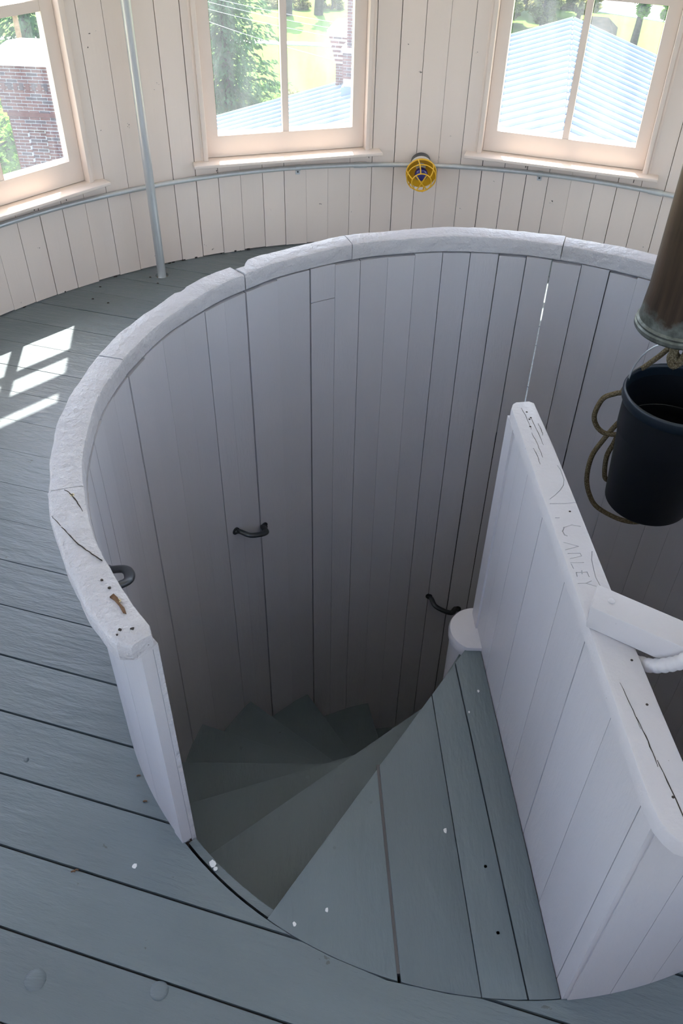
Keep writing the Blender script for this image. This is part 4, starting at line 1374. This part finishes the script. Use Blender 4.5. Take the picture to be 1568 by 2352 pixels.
def broad_tree(name, loc, h_, r, clump_n, leaf, mat, label, seed, cat='tree', group=None, crown_z=None, dens=260):
    rn = random.Random(seed)
    t = thing(name, label, cat, loc, 0, group)
    cz = crown_z or h_ * 0.62
    v, f = trunk_vf(h_ * 0.75, 0.035 * h_ * 0.8 + 0.05, rn, 0.02, 7, r * 0.6)
    mk('trunk', v, f, 'bark', t, smooth=60)
    cl = []
    for i in range(clump_n):
        d = Vector((rn.gauss(0, 1), rn.gauss(0, 1), rn.gauss(0, 1))).normalized()
        q = rn.uniform(0.45, 0.95)
        s = r * rn.uniform(0.26, 0.42)
        cl.append(((d.x * r * q, d.y * r * q, cz + d.z * (h_ - cz) * q), (s, s, s * 0.75), dens))
    v, f = foliage_vf(cl, rn, leaf)
    mk('foliage', v, f, mat, t)
    return t
def conifer(loc, h_, r, label, seed, zbase=0.6, group=None):
    rn = random.Random(seed)
    t = thing('spruce_tree', label, 'tree', loc, 0, group)
    v, f = tube_vf([(0, 0, h_ * i / 8) for i in range(9)], 0.3, 9, rfun=lambda i: 0.32 * (1.05 - i / 8))
    mk('trunk', v, f, 'bark', t, smooth=60)
    V, F_ = [], []
    z = zbase
    while z < h_ - 0.3:
        L_ = r * (1 - z / h_) ** 0.75 * rn.uniform(0.8, 1.1)
        nb = 8
        ph = rn.uniform(0, 6.28)
        for b in range(nb):
            q = ph + 2 * PI * b / nb + rn.uniform(-0.25, 0.25)
            LL = L_ * rn.uniform(0.7, 1.15)
            for k in range(int(LL * 16)):
                u = (k + rn.random()) / (LL * 16)
                rr2 = LL * u
                w_ = 0.5 * (0.25 + u * (1.1 - u) * 2.0) * LL * 0.35
                side = rn.uniform(-w_, w_)
                p = Vector((rr2 * cos(q) - side * sin(q), rr2 * sin(q) + side * cos(q), z - 0.28 * rr2 + 0.12 * rr2 * u - abs(side) * 0.25 + rn.uniform(-0.15, 0.1)))
                a_ = Vector((cos(q) + rn.gauss(0, 0.5), sin(q) + rn.gauss(0, 0.5), -0.6 + rn.gauss(0, 0.35))).normalized()
                b_ = a_.cross(Vector((rn.gauss(0, 1), rn.gauss(0, 1), 1.0))).normalized()
                s = rn.uniform(0.14, 0.26)
                n_ = len(V)
                V += [tuple(p - a_ * s), tuple(p + b_ * s * 0.35), tuple(p + a_ * s), tuple(p - b_ * s * 0.35)]
                F_.append((n_, n_ + 1, n_ + 2, n_ + 3))
        z += 0.36
    mk('foliage', V, F_, 'conifer', t)
    return t
conifer((-7.6, 53.0, GZ), 13.0, 3.9, 'tall drooping spruce tree on the lawn behind the power lines', 1)
conifer((-11.5, 60.0, GZ), 12.0, 3.6, 'spruce tree half hidden behind the tall drooping spruce', 2)
broad_tree('lawn_tree', (-5.4, 74.6, GZ), 10, 0.8, 26, 0.22, 'leaf', 'leafy tree with dark trunk by the path, next to the spruce', 4, crown_z=6.5)
broad_tree('lawn_tree', (-3.0, 75.0, GZ), 10, 0.8, 26, 0.22, 'leaf_bright', 'leafy tree with dark trunk by the path, next to the brick chimney', 5, crown_z=6.8)
for i, (x, y, r, h_) in enumerate(((-4.4, 77.0, 1.0, 1.3), (-2.0, 76.8, 1.0, 1.4), (0.4, 76.6, 1.0, 1.4), (-6.8, 77.3, 1.0, 1.2))):
    broad_tree('hedge_shrub', (x, y, GZ), h_, r, 10, 0.15, 'leaf_olive', 'low brownish shrub in the hedge beyond the lawn path', 30 + i, 'shrub', 'hedge shrubs beyond the lawn', 0.6, 200)
broad_tree('flowering_shrub', (-2.6, 47.0, GZ), 2.6, 1.6, 14, 0.15, 'leaf_olive', 'loose flowering shrub at the near edge of the lawn', 40, 'shrub', None, 1.3, 220)
for i, (x, y, z, r) in enumerate(((-5.7, 30.3, -11.2, 0.8), (-4.2, 31.2, -11.0, 0.75), (-2.8, 32.2, -10.9, 0.75))):
    broad_tree('young_tree', (x, y, GZ), -8.7 - GZ - 0.25 * i, r, 16, 0.17, 'leaf_bright', 'bright young leafy tree top just past the roof edge', 50 + i, 'tree', 'bright tree tops past the roof edge', 5.2, 260)
for i, (x, y, r, h_) in enumerate(((10.4, 69.4, 1.5, 4.4), (13.9, 71.6, 1.5, 4.4), (17.2, 74.4, 1.5, 4.4), (11.6, 73.4, 1.5, 5.0), (14.9, 75.6, 1.5, 5.0), (9.2, 76.8, 1.5, 5.2), (12.6, 77.6, 1.5, 5.2), (16.2, 78.9, 1.5, 5.2), (8.0, 72.6, 1.5, 4.8), (19.4, 80.4, 1.5, 5.0))):
    broad_tree('olive_tree', (x, y, GZ), h_, r, 26, 0.22, 'leaf_olive', ['bushy olive-green tree nearest the rake of the steel roof', 'bushy olive-green tree in the middle of the row beyond the roof', 'bushy olive-green tree beside the small house', 'taller olive-green tree behind the bushy ones beyond the roof', 'taller olive-green tree behind the row, nearest the road'][i] if i < 5 else 'olive-green tree in the dense clump further back beyond the roof', 60 + i, 'tree', 'olive trees beyond the steel roof', 2.3, 300)
broad_tree('lawn_tree', (19.9, 67.5, GZ), 7.5, 1.2, 26, 0.2, 'leaf', 'leafy tree with straight trunk beside the small house', 71, crown_z=4.6)
broad_tree('lawn_tree', (22.2, 66.4, GZ), 4.0, 1.25, 24, 0.2, 'leaf', 'leafy tree with drooping crown past the small house', 72, crown_z=2.1)
for i, (x, y, r, h_, m) in enumerate(((-14.8, 34.0, 2.0, 6.0, 'leaf'), (-13.0, 30.3, 1.9, 4.2, 'leaf_bright'), (-16.8, 37.6, 1.8, 7.0, 'leaf_bright'))):
    broad_tree('garden_tree', (x, y, GZ), h_, r, 24, 0.18, m, ['rounded green tree beside the wide brick chimney', 'low bright green tree at the foot of the wide chimney', 'bright leafy tree behind the rounded one by the chimney'][i], 80 + i, crown_z=h_ * 0.55)
conifer((-18.5, 52.0, GZ), 11.0, 3.4, 'dark spruce tree standing behind the wooden utility pole', 6)
conifer((-13.2, 54.5, GZ), 10.0, 2.8, 'dark spruce tree behind the white shed', 8)

# ------------------------------------------------------------------ outside: small things
hs = thing('small_house', 'small pale house with a dark shingled hip roof beyond the steel roof', 'house', (14.3, 56.3, GZ), rad(-15))
mk('walls', *box_vf(-1.0, 0.85, -1.1, 1.2, 0, 3.5), 'siding', hs)
V = [(-1.3, -1.5, 3.5), (1.15, -1.5, 3.5), (1.15, 1.5, 3.5), (-1.3, 1.5, 3.5), (-0.6, 0, 4.3), (0.5, 0, 4.3)]
mk('roof', V + [(p[0], p[1], p[2] - 0.15) for p in V[:4]], [(0, 1, 5, 4), (1, 2, 5), (2, 3, 4, 5), (3, 0, 4), (0, 6, 7, 1), (1, 7, 8, 2), (2, 8, 9, 3), (3, 9, 6, 0), (9, 8, 7, 6)], 'asphalt_roof', hs)
sm_ = tag(mk('sand_mound', *lathe_vf([(2.0, 0), (1.5, 0.7), (0.8, 1.4), (0.3, 1.7), (0.0, 1.75)], 24, close=False), 'sand', smooth=60), 'tan mound of sand beside the wooden utility pole', 'sand pile')
sm_.location = (-17.2, 43.2, GZ + 3.6)
hill = tag(mk('garden_terrace', *box_vf(-3.2, 2.0, -3.0, 2.0, 0, 3.6), 'lawn'), 'raised grassy terrace carrying the sand mound', 'terrace')
hill.location = (-17.5, 44.0, GZ)
up_ = thing('utility_pole', 'brown wooden utility pole rising behind the chimney cap', 'pole', (-17.4, 47.5, GZ))
mk('shaft', *lathe_vf([(0.16, 0), (0.12, 9.0), (0.0, 9.02)], 14, close=False), 'wood_pole', up_, smooth=50)
mk('crossarm', *box_vf(-0.9, 0.9, -0.06, 0.06, 8.3, 8.45), 'wood_pole', up_)
sh = thing('white_shed', 'white shed gable beside the utility pole', 'shed', (-13.4, 44.5, GZ), rad(10))
mk('walls', *prism_vf([(-1.2, -1.2), (1.2, -1.2), (1.2, 1.2), (-1.2, 1.2)], 0, 5.4), 'siding', sh)
V = [(-1.4, -1.3, 5.4), (1.4, -1.3, 5.4), (0, -1.3, 6.5), (-1.4, 1.3, 5.4), (1.4, 1.3, 5.4), (0, 1.3, 6.5)]
mk('roof', V, [(0, 1, 2), (3, 5, 4), (0, 2, 5, 3), (1, 4, 5, 2), (0, 3, 4, 1)], 'siding', sh)
LBL = ['topmost thin power line strung in front of the tall spruce', 'second thin power line from the top in front of the spruce',
       'third thin power line from the top in front of the spruce', 'lowest thin power line strung in front of the tall spruce']
for k, (pa, pb_, z_) in enumerate((((-6.1, 45.0), (-1.0, 41.6), -7.95), ((-7.28, 45.32), (-1.16, 40.6), -8.0), ((-7.2, 44.2), (-1.3, 39.6), -8.05), ((-6.98, 42.24), (-3.63, 38.76), -8.1))):
    a_, b_ = Vector(pa + (z_,)), Vector(pb_ + (z_,))
    d_ = (b_ - a_).normalized()
    P = []
    for i in range(25):
        t = -8 + 22 * i / 24
        P.append(a_ + d_ * t + Vector((0, 0, 0.004 * (t - 3) ** 2 - 0.1)))
    q = P[0]
    o = mk('power_line', *tube_vf([tuple(p - q) for p in P], 0.010, 6), 'cable', None)
    o.location = q
    tag(o, LBL[k], 'power line', 'power lines over the lawn')

# unseen block added behind the viewpoint; its pale roof bounces sun into the windows
mr = thing('bounce_block', 'unseen block added under the tower, its low pale roof bouncing sunlight upwards', 'building', (0, -8.0, GZ))
V = [(-11, -9, 0), (11, -9, 0), (11, 9.6, 0), (-11, 9.6, 0), (-11, -9, 11.0), (11, -9, 11.0), (11, 9.6, 11.0), (-11, 9.6, 11.0)]
mk('brick_body', V, [(0, 3, 2, 1), (0, 1, 5, 4), (1, 2, 6, 5), (2, 3, 7, 6), (3, 0, 4, 7), (4, 5, 6, 7)], 'brick0', mr)
V = [(-11.4, -9.4, 11.0), (11.4, -9.4, 11.0), (11.4, 9.8, 11.0), (-11.4, 9.8, 11.0), (-6, 0, 12.2), (6, 0, 12.2)]
mk('roof', V, [(0, 1, 5, 4), (1, 2, 5), (2, 3, 4, 5), (3, 0, 4), (3, 2, 1, 0)], 'bounce_roofmetal', mr)
